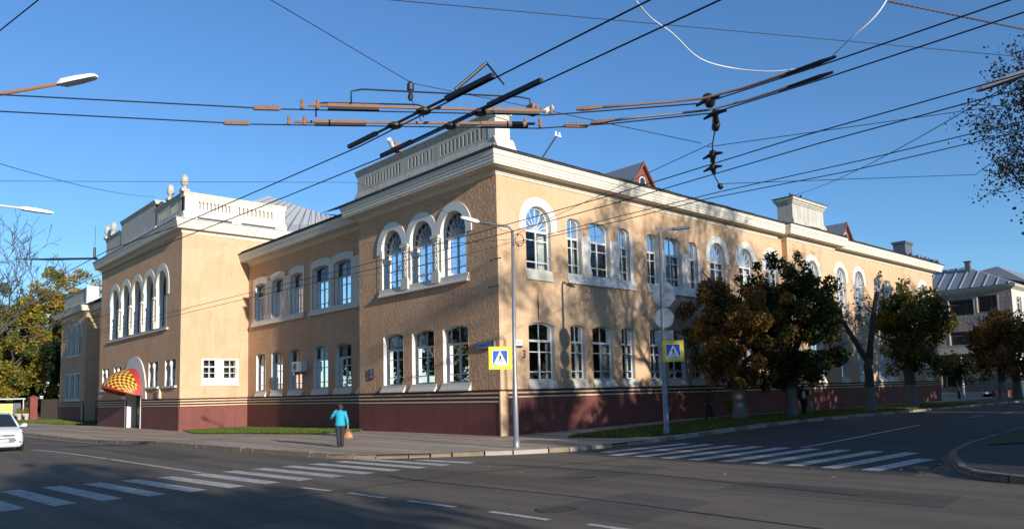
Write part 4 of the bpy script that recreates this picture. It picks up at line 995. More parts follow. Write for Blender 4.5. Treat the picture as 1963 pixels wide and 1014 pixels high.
for x, y, s, a in ((-19.9, -37, .80, .3), (-24, -41, .9, 1.9), (-28, -36, .9, 3.3), (-22.5, -50, 1.05, 4.4), (-33, -44, 1.0, 5.1), (-26, -52, 1.1, 2.2), (-38, -38, .95, 1.1)):
    copy_tree(park, x, y, a, 'leafy tree on the pavement behind the viewpoint, outside the picture', gB, s)

gW = 'trees on the west side of the main street'
for k, (x, y, sc) in enumerate(((-31, -19, 1.1), (-37, -9, 1.2), (-31, -2, 1.1), (-34, 8, 1.2), (-31, 17, 1.1), (-34, 27, 1.2), (-31, 37, 1.1), (-34, 48, 1.2), (-31, 60, 1.1), (-34, 73, 1.2), (-44, 2, 1.3), (-44, 22, 1.3), (-44, 42, 1.3), (-44, -16, 1.3))):
    copy_tree(park, x, y, k*2.1, 'leafy tree west of the main street, outside the picture on the left', gW, sc)

# ------------------------------------------------------------------ the far grey block at the right
FB = thing('apartment_block', (70, 2, gz(70, 2)), 'far two-storey tile-clad block with grey tin roof and entrance canopy', 'building')
def fpart(mb, name, mat, parent=None, smooth=False):
    o = mb.build(name, mat, smooth=smooth); attach(o, FB)
    if parent is not None: o.parent = parent; o.matrix_parent_inverse = parent.matrix_parent_inverse.copy() if False else Matrix(); 
    return o
TF = TL(70); TG = TR(-1.05)
fo = [Op(2.55, 4.95, 8.95, 10.65), Op(.3, 2.15, 9.1, 10.85), Op(2.3, 5.05, 5.75, 7.2), Op(7, 9.5, 8.9, 10.6), Op(7, 9.5, 5.7, 7.2), Op(.3, 2.0, 5.75, 7.2), Op(4.2, 6.2, 1.2, 3.6)]
mb = MB(); sheet(mb, TF, -1.05, 24, -.5, 11.6, fo, 0); fpart(mb, 'wall', 'clad')
go = [Op(71.6, 73.2, 8.8, 10.6), Op(71.6, 73.2, 5.6, 7.4), Op(75.5, 78, 8.8, 10.6)]
mb = MB(); sheet(mb, TG, 70, 90, -.5, 11.6, go, 0); fpart(mb, 'wall', 'pale_plaster')
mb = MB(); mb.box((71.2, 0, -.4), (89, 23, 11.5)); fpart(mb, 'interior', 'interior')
for T, ops in ((TF, fo), (TG, go)):
    for o in ops:
        mb = MB(); i = o.inset(.09)
        for a, b, c, d in ((o.u0, i.u0, o.z0, o.z1), (i.u1, o.u1, o.z0, o.z1), (i.u0, i.u1, o.z0, i.z0), (i.u0, i.u1, i.z1, o.z1), (o.u0+.3*(o.u1-o.u0)-.04, o.u0+.3*(o.u1-o.u0)+.04, i.z0, i.z1), (i.u0, i.u1, o.z0+.66*(o.z1-o.z0), o.z0+.66*(o.z1-o.z0)+.07)): mb.boxT(T, a, b, c, d, -.22, -.14)
        w = fpart(mb, 'window', 'wood_red' if T is TF else 'frame_white')
        mb = MB(); mb.boxT(T, i.u0, i.u1, i.z0, i.z1, -.2, -.19); q = fpart(mb, 'pane', 'car_glass'); q.parent = w; q.matrix_parent_inverse = Matrix.Translation(-FB.location)@Matrix() if False else Matrix()
        for a, b in ((o.u0-.12, o.u0), (o.u1, o.u1+.12)):
            mb = MB(); mb.boxT(T, a, b, o.z0, o.z1, -.3, .03); q = fpart(mb, 'jamb', 'pale_plaster'); q.parent = w; q.matrix_parent_inverse = Matrix()
mb = MB(); cornice(mb, [(90, -1.05), (70, -1.05), (70, 24)], [(0, 11.3), (.45, 11.55), (.5, 11.6), (.5, 11.78), (0, 11.85)]); fpart(mb, 'eave', 'white_aged')
mb = MB(); mb.add([(69.4, -1.6, 11.8), (90, -1.6, 11.8), (90, 24, 11.8), (69.4, 24, 11.8), (73.5, 4, 14.6), (86, 4, 14.6), (73.5, 20, 14.6), (86, 20, 14.6)], [(0, 1, 5, 4), (0, 4, 6, 3), (4, 5, 7, 6), (1, 2, 7, 5), (3, 6, 7, 2)]); rfb = fpart(mb, 'roof', 'tin_roof')
for k in range(22):
    y = -1.0+k*1.15; t = min(1, max(0, (y+1.6)/5.6)); yt = max(4, min(20, y))
    a = Vector((69.4, y, 11.83)); b = Vector((73.5, yt, 14.63)) if y > 4 else Vector((69.4+4.1*t, y, 11.8+2.8*t+.03))
    mb = MB(); mb.tube([a, b], .05, 4); q = fpart(mb, 'seam', 'tin_light'); q.parent = rfb; q.matrix_parent_inverse = Matrix()
mb = MB(); mb.add([(76, -1.5, 12.3), (76, 1.6, 14.6), (76, 4.0, 14.2), (89, -1.5, 12.3), (89, 1.6, 14.6), (89, 4, 14.2)], [(0, 1, 2), (3, 5, 4), (0, 3, 4, 1), (1, 4, 5, 2)]); fpart(mb, 'roof', 'tin_roof')
mb = MB(); mb.box((72.4, 3.3, 13.3), (72.9, 3.8, 15.0)); mb.box((72.3, 3.2, 15.0), (73, 3.9, 15.12)); fpart(mb, 'chimney', 'tin_dark')
mb = MB(); mb.box((64.5, .9, 4.95), (70, 8.0, 5.25)); mb.box((64.5, .9, 4.6), (64.8, 8, 4.95)); mb.box((64.5, .9, 4.6), (70, 1.1, 4.95)); fpart(mb, 'canopy', 'pale_plaster')
for y in (2.6, 7.6):
    mb = MB(); mb.tube([(64.9, y, -.2), (64.9, y, 4.95)], .13, 10); fpart(mb, 'post', 'pale_plaster')
mb = MB()
for k in range(3): mb.box((65.5+.35*k, 1.2, -.3), (70, 7.8, .2+.15*(k+1)))
fpart(mb, 'steps', 'pale_plaster')
for p in (((62.5, -.6), (69, -.6)),):
    mb = MB(); mb.box((62.5, -.9, -.3), (69.5, -.6, .85)); tag(mb.build('low_wall', 'pillar_red'), 'low reddish brick planter wall before the far block', 'wall')

# ------------------------------------------------------------------ far left: fence, gate pillars, bus shelter
fn = thing('plank_fence', (1.5, 88, -.25), 'dark brown plank fence running left from the far wing', 'fence')
for k in range(28):
    t = k/27; x, y = .3-1.1*t, 84.0+4.6*t
    mb = MB(); mb.box((x-.04, y-.075, -.5), (x+.02, y+.075, 2.35+.05*math.sin(k*1.7))); attach(mb.build('plank', 'fence_brown'), fn)
for k, (x, y) in enumerate(((-1.55, 89.4), (-1.15, 92.5))):
    g = thing('gate_pillar', (x, y, -.3), ['red painted brick gate pillar left of the plank fence', 'second red gate pillar half hidden in tree shade'][k], 'pillar', 'red gate pillars')
    mb = MB(); mb.box((x-.4, y-.4, -.5), (x+.4, y+.4, 2.5)); attach(mb.build('shaft', 'pillar_red'), g)
    mb = MB(); mb.box((x-.5, y-.5, 2.5), (x+.5, y+.5, 2.65)); mb.add([(x-.45, y-.45, 2.65), (x+.45, y-.45, 2.65), (x+.45, y+.45, 2.65), (x-.45, y+.45, 2.65), (x, y, 2.95)], [(0, 1, 4), (1, 2, 4), (2, 3, 4), (3, 0, 4)]); attach(mb.build('cap', 'pillar_red'), g)
hd = thing('hedge', (-4, 112, -.3), 'added dark hedge filling the bright gap behind the bus shelter', 'hedge')  # hedge added to hide the bright sky under the far trees
rs = random.Random(9)
attach(leaf_mesh('foliage', [(-16+26*rs.random(), 111+2*rs.random(), .2+3.4*rs.random(), .9) for k in range(110)], 9000, .2, 'leaf_dark', None, 4, .6), hd)
mb = MB(); mb.box((-16, 111.6, -.4), (10, 112.4, 2.6)); attach(mb.build('stems', 'fence_brown'), hd)
bs = thing('bus_shelter', (-4.6, 94, -.3), 'grey bus shelter with a bright yellow end panel', 'shelter')
mb = MB(); mb.box((-6.6, 92.6, 2.45), (-1.9, 95.4, 2.6)); attach(mb.build('roof', 'grey_metal'), bs)
for x, y in ((-6.4, 92.8), (-2.1, 92.8), (-6.4, 95.2), (-2.1, 95.2)):
    mb = MB(); mb.box((x-.06, y-.06, -.4), (x+.06, y+.06, 2.45)); attach(mb.build('post', 'grey_metal'), bs)
mb = MB(); mb.box((-5.0, 92.7, -.2), (-3.3, 92.78, 1.9)); attach(mb.build('panel', 'yellow_panel'), bs)
mb = MB(); mb.box((-6.4, 94.9, .2), (-2.1, 95.1, 2.2)); attach(mb.build('back_panel', 'frame_dark'), bs)
for k, (x, y) in enumerate(((-2.7, 91.4), (-2.1, 90.3))):
    fp = thing('flower_pot', (x, y, -.2), ['pale stone flower bowl beside the yellow panel', 'smaller pale flower bowl next to the red pillar'][k], 'planter', 'stone flower bowls')
    mb = MB(); mb.lathe((x, y, -.35), [(.3, 0), (.22, .15), (.2, .45), (.55, .8), (.62, .95), (.55, .95)], 14); attach(mb.build('bowl', 'pale_plaster', smooth=True), fp)
    tag(attach(leaf_mesh('plants', [(x, y, .85, .5), (x+.2, y, 1.0, .4), (x-.2, y+.1, .95, .4)], 260, .09, 'leaf_gold', None, k, .5), fp), kind='stuff')
si = thing('stop_sign_board', (-16.6, 20, 0), 'white notice board with a blue band on a post at left edge', 'sign')
# stands on the far side of the street near the left frame edge
bx, by = -8.6, 71.0
si.location = (bx, by, gz(bx, by))
mb = MB(); mb.tube([(bx, by, -.4), (bx, by, 3.9)], .06, 8); attach(mb.build('post', 'grey_metal'), si)
mb = MB(); mb.box((bx-.75, by-.12, 2.35), (bx+.75, by-.06, 4.05)); bd = attach(mb.build('board', 'sign_white'), si)
mb = MB(); mb.box((bx-.72, by-.135, 3.1), (bx+.72, by-.121, 3.5)); attach(mb.build('blue_band', 'blue_sign'), si)
mb = MB(); mb.box((bx-.65, by-.135, 2.75), (bx+.65, by-.121, 2.8)); attach(mb.build('rule', 'grey_metal'), si)
# ------------------------------------------------------------------ lamp posts and signs
def head(mb, a, b, w=.11):
    a, b = Vector(a), Vector(b); d = (b-a).normalized(); s = Vector((-d.y, d.x, 0)).normalized(); u = s.cross(d)*-1
    if u.z < 0: u = -u
    vs = []
    for t, k, h in ((0, .55, .5), (.12, .95, 1), (.5, 1, 1), (.9, .8, .75), (1, .45, .4)):
        p = a+(b-a)*t; vs += [p-s*w*k-u*.05*h, p+s*w*k-u*.05*h, p+s*w*.8*k+u*.06*h, p-s*w*.8*k+u*.06*h]
    mb.add(vs, [(4*i+k, 4*i+(k+1) % 4, 4*i+4+(k+1) % 4, 4*i+4+k) for i in range(4) for k in range(4)]+[(3, 2, 1, 0), (16, 17, 18, 19)])
def lamp(label, base, joint, arm_end, head_end, r=.075, mat='galv', hmat='sign_white', two=True):
    x, y = base; g = gz(x, y); L = thing('street_lamp', (x, y, g), label, 'lamp post', 'street lamps')
    mb = MB(); zt = joint[2]
    mb.tube([(x, y, g-.2), (x, y, g+.25), (x, y, g+.26), (x, y, g+2.2), (x, y, g+2.3), (joint[0], joint[1], zt)], [r*1.25, r*1.25, r, r*.96, r*.8, r*.6], 12); attach(mb.build('pole', mat, smooth=True), L)
    j = Vector(joint); e = Vector(arm_end); mid = j+(e-j)*.12+Vector((0, 0, .10))
    mb = MB(); mb.tube([j-Vector((0, 0, .25)), j, mid, e], [r*.55, r*.52, r*.48, r*.42], 10); attach(mb.build('arm', mat, smooth=True), L)
    mb = MB(); head(mb, e-(e-j).normalized()*.08, head_end); attach(mb.build('lamp_head', hmat), L)
    return L
lp = lamp('slim grey lamp post carrying a yellow crossing sign by the corner', (-4.14, -5.48), (-4.1, -5.5, 7.2), (-5.0, -4.72, 7.52), (-5.42, -4.38, 7.68), .085)
lp2 = lamp('tall blue-grey lamp post with three sign backs on the right verge', (3.25, -6.0), (3.28, -6.06, 7.95), (3.62, -6.5, 8.08), (4.0, -7.05, 8.1), .10, 'sign_back', 'galv')
mb = MB(); mb.tube([(3.3, -6.05, 7.45), (3.45, -6.27, 7.62), (3.75, -6.72, 8.0)], .014, 5); attach(mb.build('strut', 'sign_back'), lp2)
lamp('rust-pink lamp arm with pale head high at the left edge', (-19.9, -3.6), (-19.75, -3.8, 8.05), (-17.55, -6.45, 8.43), (-17.05, -7.05, 8.52), .09, 'rust')
lamp('white lamp arm with slim head low at the left edge', (-20.6, 4.0), (-20.4, 4.0, 7.9), (-16.55, 4.03, 8.02), (-15.7, 4.09, 8.0), .09, 'cable_white')
lamp('grey lamp head entering from the right picture edge', (-1.9, -21.6), (-1.95, -21.4, 8.5), (-2.55, -19.9, 8.2), (-2.93, -19.05, 7.98), .09, 'black_metal', 'galv')
def frame_from(nrm):
    n = Vector((nrm[0], nrm[1], 0)).normalized(); s = Vector((-n.y, n.x, 0)); return n, s
def board(center, nrm, poly, th):
    n, s = frame_from(nrm); c = Vector(center)
    return lambda u, z, d: tuple(c+s*u+Vector((0, 0, z))+n*d)
def crossing_sign(label, c, nrm, size, L):
    G = thing('crossing_sign', c, label, 'road sign', 'pedestrian crossing signs'); T = board(c, nrm, None, 0); h = size/2
    mb = MB(); mb.boxT(T, -h, h, -h, h, -.015, .0); attach(mb.build('backboard', 'yellow_sign'), G)
    k = h*.70; mb = MB(); mb.boxT(T, -k, k, -k, k, .0, .004); attach(mb.build('white_edge', 'sign_white'), G)
    k = h*.63; mb = MB(); mb.boxT(T, -k, k, -k, k, .004, .008); attach(mb.build('blue_field', 'blue_sign'), G)
    mb = MB(); mb.prism(T, [(-k*.95, -k*.9), (k*.95, -k*.9), (0, k*.97)], .008, .012); attach(mb.build('white_triangle', 'sign_white'), G)
    mb = MB(); q = k*.95
    def P(a): return [(u*q, z*q) for u, z in a]
    mb.prism(T, [(.02*q+.085*q*math.cos(a*.52), .44*q+.085*q*math.sin(a*.52)) for a in range(12)], .012, .015)
    mb.prism(T, P([(-.10, .30), (.10, .32), (.14, .02), (-.04, -.02), (-.12, .1)]), .012, .015)          # torso
    mb.prism(T, P([(-.06, .03), (.10, .02), (-.06, -.34), (-.20, -.74), (-.32, -.74), (-.18, -.32)]), .012, .015)   # rear leg
    mb.prism(T, P([(.0, .03), (.13, .03), (.20, -.30), (.36, -.72), (.25, -.75), (.08, -.32)]), .012, .015)
    mb.prism(T, P([(-.08, .30), (-.02, .26), (-.2, .08), (-.32, -.02), (-.36, .04), (-.24, .14)]), .012, .015)
    mb.prism(T, P([(.08, .30), (.14, .24), (.24, .08), (.32, .0), (.27, -.05), (.17, .03)]), .012, .015)
    for a, b in ((-.62, -.48), (-.12, .06), (.44, .58)): mb.prism(T, P([(a, -.86), (b, -.86), (b*.9, -.76), (a*.9, -.76)]), .012, .015)
    attach(mb.build('walking_figure', 'ink'), G)
    mb = MB(); mb.boxT(T, -.3 if L > 0 else -h-.18, h+.18 if L > 0 else .3, .12, .15, -.05, -.015); mb.boxT(T, -.3 if L > 0 else -h-.18, h+.18 if L > 0 else .3, -.15, -.12, -.05, -.015); attach(mb.build('bracket', 'galv'), G)
    return G
crossing_sign('bright yellow-bordered pedestrian crossing sign on the corner lamp post', (-4.52, -5.20, 2.94), (-.60, -.80), .75, 1)
crossing_sign('shaded yellow-bordered crossing sign on the lamp post by the verge', (3.45, -6.33, 3.25), (-.72, -.69), .82, -1)
def back_sign(name, label, c, nrm, poly):
    T = board(c, nrm, None, 0); G = thing(name, c, label, 'road sign', 'sign backs on the right lamp post')
    mb = MB(); mb.prism(T, poly, -.012, .012); attach(mb.build('plate', 'sign_back'), G)
    us = [p[0] for p in poly]; zs = [p[1] for p in poly]
    for f in (.3, .7):
        z = min(zs)+(max(zs)-min(zs))*f; mb = MB(); mb.boxT(T, min(us)*.6, max(us)*.6, z-.02, z+.02, .012, .035); attach(mb.build('rail', 'galv'), G)
nb = (-.72, -.69)
back_sign('stop_sign', 'grey octagonal back of a stop sign high on the lamp post', (3.32, -6.10, 5.48), nb, [(.47*math.cos(R(22.5+45*k)), .52*math.sin(R(22.5+45*k))) for k in range(8)])
back_sign('round_sign', 'grey round back of a traffic sign below the octagon', (3.30, -6.08, 4.56), nb, [(.38*math.cos(2*math.pi*k/28), .40*math.sin(2*math.pi*k/28)) for k in range(28)])
back_sign('plate_sign', 'small grey rectangular sign back under the round one', (3.28, -6.05, 3.86), nb, [(-.36, -.20), (.36, -.20), (.36, .20), (-.36, .20)])

# ------------------------------------------------------------------ overhead wires
def wire(label, pts, r=.012, sag=0, group=None, mat='wire', n=14, name='overhead_wire', cat='wire'):
    P = [Vector(p) for p in pts]; out = []
    if len(P) == 2:
        for k in range(n+1): t = k/n; q = P[0].lerp(P[1], t); q.z -= sag*4*t*(1-t); out.append(q)
    elif mat == 'cable_white':           # slack cable: smooth curve through the points
        Q = [P[0]]+P+[P[-1]]
        for a, b, c, d in zip(Q, Q[1:], Q[2:], Q[3:]):
            for t in (0, .17, .33, .5, .67, .83): out.append(.5*((2*b)+(c-a)*t+(2*a-5*b+4*c-d)*t*t+(3*b-a-3*c+d)*t**3))
        out.append(P[-1])
    else: out = P
    mb = MB(); mb.tube(out, r*.82, 5, cap=True); return tag(mb.build(name, mat, smooth=True), label, cat, group)
gA = 'trolley wires over the near lane'; lA = 'one of two parallel trolley wires climbing right through the crossing rig'
wire('upper of the two trolley wires climbing right through the crossing rig', [(-16.2, 60, 6), (-15.3, -1, 6.0), (-14.8, -5.3, 6), (-14.35, -12.95, 6.02), (-14.4, -16, 6), (-14.6, -45, 6)], .014, group=gA)
wire('lower of the two trolley wires climbing right through the crossing rig', [(-15.6, 60, 6), (-14.28, -3.45, 6), (-14.0, -7.9, 6), (-13.72, -12.84, 6.02), (-13.8, -16.2, 6), (-14.0, -45, 6)], .014, group=gA)
gBw = 'trolley wires turning across the junction'; lB = 'one of two trolley wires crossing from the left edge and curving up right'
wire('upper of the two trolley wires entering at the left edge and curving up right', [(-30, -5.0, 6), (-19.3, -11.9, 6), (-16.2, -13.7, 6), (-12.9, -16.0, 6), (-12.4, -16.6, 6), (-11.4, -17.8, 6), (-11.3, -19.7, 6), (-11.3, -45, 6)], .013, group=gBw)
wire('lower of the two trolley wires entering at the left edge and curving up right', [(-30, -3.9, 6), (-19.2, -11.2, 6), (-16.2, -12.9, 6), (-12.6, -15.5, 6), (-11.85, -16.35, 6), (-10.95, -17.65, 6), (-10.85, -19.4, 6), (-10.8, -45, 6)], .013, group=gBw)
gC = 'trolley wires over the far lane'; lC = 'one of two trolley wires passing in front of the long facade windows'
wire('upper of the two trolley wires passing before the long facade windows', [(-9.0, -45, 6), (-8.8, -18, 6), (-8.45, -13.5, 6), (-8.3, -2.8, 6), (-8.9, 11.5, 6), (-10.5, 60, 6)], .013, group=gC)
wire('lower of the two trolley wires passing before the long facade windows', [(-8.4, -45, 6), (-8.2, -18, 6), (-7.85, -13.1, 6), (-7.6, -2.8, 6), (-8.2, 11.5, 6), (-9.8, 60, 6)], .013, group=gC)
gD = 'lower wire pair at the right'; lD = 'one of two lower wires crossing the right sky toward the corner lamp post'
wire('upper of the lowest wire pair crossing the right sky', [(-6.3, -40, 6.1), (-6.4, -18, 6.05), (-6.6, -15.1, 6.05), (-6.6, -12.1, 6.05), (-4.15, -5.5, 6.75)], .012, group=gD)
wire('lower of the lowest wire pair crossing the right sky', [(-5.6, -40, 6.1), (-5.85, -17.6, 6.05), (-6.3, -14.5, 6.05), (-6.2, -11.8, 6.05), (-4.12, -5.45, 6.7)], .012, group=gD)
wire('span wire slanting down from top centre to the insulator chain', [(-17.0, -12.7, 8.5), (-13.82, -13.76, 7.0), (-11.77, -14.63, 6.8), (-8.29, -15.7, 6.6)], .009)
wire('long thin wire across the upper right sky', [(-20, -11.2, 8), (-4.01, -20.19, 8)], .009)
wire('short thick wire at the top left corner', [(-19.75, -3.9, 8.4), (-18.56, -9.79, 8.5), (-18.6, -14, 8.6)], .014)
wire('sagging cable from left edge to the pavilion parapet', [(-19.5, 1.0, 8.9), (-3.3, 35.6, 17.2)], .016, .35)
wire('level thin wire behind the parapets in the left sky', [(-20.0, 2.6, 8), (-9.77, -4.94, 8), (-4.1, -5.5, 7.1)], .008)
wire('thin wire running right from the lowest insulator', [(-6.84, -15.17, 6.15), (-1.6, -18.54, 6.5), (-1.95, -21.4, 8.0)], .009)
wire('thin wire rising right from the insulator chain', [(-8.4, -15.9, 6.45), (-4.38, -20.2, 7.0), (-3.5, -24, 7.4)], .009)
wire('cable from attic block down to the right lamp head', [(25.9, .2, 14.3), (-2.4, -20.2, 8.35)], .016, .4)
wire('short link wire left of the insulator chain', [(-9.39, -16.64, 6.12), (-4.15, -5.5, 7.0)], .009)
wire('faint cable from left edge toward the canopy windows', [(-20.4, 4.0, 7.8), (-3.3, 47.2, 12.2)], .009, .1)
wire('thin cable across the bay windows to the lamp post', [(-4.15, -5.5, 6.9), (1.3, 16, 11.2)], .009, .25)
wire('thin cable sagging over the recess windows', [(-4.15, -5.5, 6.8), (1.3, 26.5, 10.4)], .008, .7)
wire('thin cable in front of the pavilion wall', [(-8.9, 11.5, 6.02), (-3.3, 31, 8.2)], .008, .2)
wire('white looping cable under the upper wires', [(-14.06, -18.68, 6.3), (-13.4, -18.4, 6.42), (-12.72, -18.23, 6.5), (-12.0, -18.15, 6.4), (-11.37, -18.25, 6.4), (-11.15, -18.7, 6.25), (-10.99, -19.08, 6.2)], .010, mat='cable_white')
wire('white cable rising from the curved rails to the top edge', [(-11.02, -19.3, 6.12), (-11.1, -19.57, 6.15), (-11.25, -19.95, 6.25), (-11.2, -20.25, 6.45), (-11.0, -20.4, 6.8)], .010, mat='cable_white')
tw = MB()
for ph in (0, math.pi): tw.tube([Vector((-10.34, -20.07, 7)).lerp(Vector((-6.5, -21.6, 7.0)), k/180)+Vector((0, math.cos(k*.75+ph)*.008, math.sin(k*.75+ph)*.008)) for k in range(181)], .008, 4)
tag(tw.build('twisted_cable', ['copper_dark'], smooth=True), 'twisted brown cable at the top right corner', 'wire')
# curved rails of the turnout
for k, (lab, pts) in enumerate((('upper curved trolley rail with orange rusty end', [(-12.55, -16.45, 6.05), (-12.1, -17.0, 6.05), (-11.75, -17.42, 6.05), (-11.45, -17.85, 6.05), (-11.33, -18.4, 6.05), (-11.3, -19.1, 6.05), (-11.3, -19.65, 6.05)]), ('lower curved trolley rail with grey box end', [(-11.95, -16.2, 6.05), (-11.6, -16.75, 6.05), (-11.3, -17.15, 6.05), (-11.0, -17.6, 6.05), (-10.88, -18.2, 6.05), (-10.85, -18.9, 6.05), (-10.85, -19.4, 6.05)]))):
    G = thing('wire_rail', pts[0], lab, 'trolley rail', 'curved trolley rails')
    mb = MB(); mb.tube(pts, [.022, .02, .018, .018, .018, .02, .022], 6); attach(mb.build('rail', 'rust' if k == 0 else 'grey_metal', smooth=True), G)
    a, b = Vector(pts[0]), Vector(pts[1]); d = (b-a).normalized()
    mb = MB(); mb.tube([a-d*.12, a, a+d*.28], [.02, .036, .022], 6); attach(mb.build('end_clamp', 'rust'), G)
    a, b = Vector(pts[-1]), Vector(pts[-2]); d = (b-a).normalized()
    mb = MB(); mb.tube([a-d*.1, a+d*.1, a+d*.7], [.018, .032, .02], 6); attach(mb.build('end_shoe', 'black_metal'), G)
# insulator chain hanging between the wire pairs
ic = thing('insulator_chain', (-11.19, -17.74, 6.1), 'black chain of insulators linking the wire pairs right of centre', 'insulator')
hp = [Vector(p) for p in ((-11.19, -17.74, 6.14), (-10.66, -17.52, 6.12), (-10.2, -17.24, 6.1), (-9.39, -16.64, 6.1), (-8.92, -16.34, 6.1), (-8.2, -15.87, 6.1), (-7.55, -15.5, 6.1), (-6.84, -15.17, 6.1))]
mb = MB(); mb.tube(hp, .012, 5); attach(mb.build('span', 'wire'), ic)
for i, (a, w, L) in enumerate(((0, .085, .26), (1, .06, .42), (2, .07, .22), (4, .07, .26), (4, .05, .5), (5, .065, .24), (5, .05, .44), (7, .06, .16))):
    p = hp[a]; q = hp[min(a+1, 7)] if a < 7 else hp[6]; d = (q-p).normalized()
    if a == 7: d = -d
    s = p-d*.06 if L < .3 else p
    mb = MB(); mb.tube([s, s+d*.03, s+d*L*.5, s+d*(L-.03), s+d*L], [w*.6, w, w*.75, w, w*.6], 8); attach(mb.build('insulator', 'black_metal', smooth=True), ic)
for a in (0, 1, 4, 5): 
    p = hp[a]; mb = MB(); mb.tube([p+Vector((-.02, -.22, -.04)), p+Vector((0, 0, 0)), p+Vector((.02, .22, -.04))], [.018, .045, .018], 6); attach(mb.build('clamp', 'black_metal'), ic)
# crossing rig over the junction
cr = thing('wire_crossing', (-14, -14.5, 6.05), 'rusty trolley wire crossing rig with dark insulator boxes above the rooftop', 'wire crossing')
def bar(a, b, w, h, name, mat, z=6.06):
    a, b = Vector((*a, z)), Vector((*b, z)); d = (b-a).normalized(); s = Vector((-d.y, d.x, 0))*w; u = Vector((0, 0, h))
    mb = MB(); mb.add([a-s-u, a+s-u, a+s+u, a-s+u, b-s-u, b+s-u, b+s+u, b-s+u], [(0, 1, 2, 3), (7, 6, 5, 4), (0, 4, 5, 1), (1, 5, 6, 2), (2, 6, 7, 3), (3, 7, 4, 0)]); return attach(mb.build(name, mat), cr)
def along(a, b, t): return (a[0]+(b[0]-a[0])*t, a[1]+(b[1]-a[1])*t)
Bs = [((-15.9, -13.95), (-12.85, -16.05)), ((-15.75, -13.2), (-12.6, -15.55))]; As = [((-14.45, -12.6), (-14.42, -16.6)), ((-13.75, -12.5), (-13.8, -16.9))]
for a, b in Bs:
    bar(along(a, b, .02), along(a, b, .98), .014, .018, 'cross_rail', 'rust')
    bar(along(a, b, .10), along(a, b, .30), .028, .028, 'box', 'rust'); bar(along(a, b, .10), along(a, b, .30), .03, .02, 'insulator', 'black_metal', 6.02)
    bar(along(a, b, .76), along(a, b, .95), .028, .028, 'box', 'rust'); bar(along(a, b, .76), along(a, b, .95), .03, .02, 'insulator', 'black_metal', 6.02)
    for t in (.0, .06, .94, 1.0):
        q = along(a, b, t); mb = MB(); mb.lathe((*q, 6.0), [(.02, 0), (.035, .03), (.02, .07), (.03, .12), (.01, .16)], 8); attach(mb.build('bolt', 'rust'), cr)
for a, b in As:
    bar(along(a, b, .05), along(a, b, .95), .014, .016, 'cross_rail', 'black_metal', 6.04)
    bar(along(a, b, .04), along(a, b, .26), .03, .03, 'insulator', 'black_metal', 6.04); bar(along(a, b, .72), along(a, b, .98), .03, .032, 'insulator', 'black_metal', 6.04)
for a in As:
    for b in Bs:
        # node boxes at the four crossings
        x = a[0][0]; t = (x-b[0][0])/(b[1][0]-b[0][0]); q = along(b[0], b[1], t); mb = MB(); mb.lathe((*q, 5.97), [(.07, 0), (.11, .02), (.11, .05), (.06, .08), (.03, .1)], 12); attach(mb.build('node', 'black_metal'), cr)
for p, q in (((-15.35, -14.4), (-13.1, -15.85)), ((-15.5, -13.6), (-14.2, -14.6))):
    mb = MB(); mb.tube([(*p, 6.08), (*p, 6.26), (*along(p, q, .06), 6.30), (*along(p, q, .94), 6.28), (*q, 6.25), (*q, 6.08)], .013, 5); attach(mb.build('jumper', 'wire', smooth=True), cr)
mb = MB(); mb.tube([(-14.43, -15.7, 6.1), (-14.0, -15.9, 6.55), (-13.85, -16.1, 6.2)], [.025, .03, .012], 6); attach(mb.build('strut', 'black_metal'), cr)
for c, s in (((-12.95, -15.75, 6.12), 1), ((-13.62, -12.95, 6.12), -1)):
    mb = MB(); mb.box((c[0]-.07, c[1]-.07, c[2]-.05), (c[0]+.07, c[1]+.07, c[2]+.1)); attach(mb.build('coil_box', 'rust'), cr)
    mb = MB(); mb.tube([(c[0]+.14*s, c[1]-.1, c[2]+.0), (c[0]+.26*s, c[1]-.18, c[2]+.08)], .04, 8); attach(mb.build('coil', 'cable_white'), cr)
for i, p in enumerate(((-16.3, -13.64, 6.0), (-16.4, -12.787, 6.0), (-12.2, -15.95, 6.0), (-11.95, -17.15, 6.1), (-16.25, -13.62, 6.0))[:3]):
    G = MB(); d = Vector((.83, -.56, 0)); s = Vector(p)
    G.tube([s-d*.2, s-d*.17, s+d*.17, s+d*.2], [.015, .03, .03, .015], 6)
    for k in range(6): q = s+d*(-.15+.06*k); G.lathe((q.x, q.y, q.z+.025), [(.012, 0), (.012, .045)], 6)
    tag(G.build('wire_clamp', 'rust'), ['toothed clamp on the upper wire left of the rig', 'toothed clamp on the lower wire left of the rig', 'toothed clamp on the wire right of the rooftop pier'][i], 'wire clamp', 'toothed wire clamps')
G = MB(); G.lathe((-13.85, -13.75, 6.98), [(.03, -.28), (.05, -.22), (.03, -.15), (.06, -.1), (.06, 0), (.02, .05)], 8); G.tube([(-13.85, -13.75, 6.75), (-14.0, -14.3, 6.1)], .006, 4)
tag(G.build('span_insulator', 'black_metal'), 'small dark insulator on the span wire above the rig', 'insulator')
# far wire fittings at the left
G = MB(); G.tube([(-16.9, 1.75, 6), (-16.2, 1.25, 6), (-15.3, .62, 6.02), (-15.2, .5, 6.0)], [.012, .035, .03, .04], 6); G.tube([(-15.25, .6, 6.0), (-15.25, .6, 6.35)], .035, 6); G.tube([(-15.25, .6, 6.35), (-15.24, .6, 7.0)], .008, 4)
tag(G.build('wire_fitting', 'black_metal'), 'dark suspension fitting on the wire left of the pavilion', 'wire fitting')

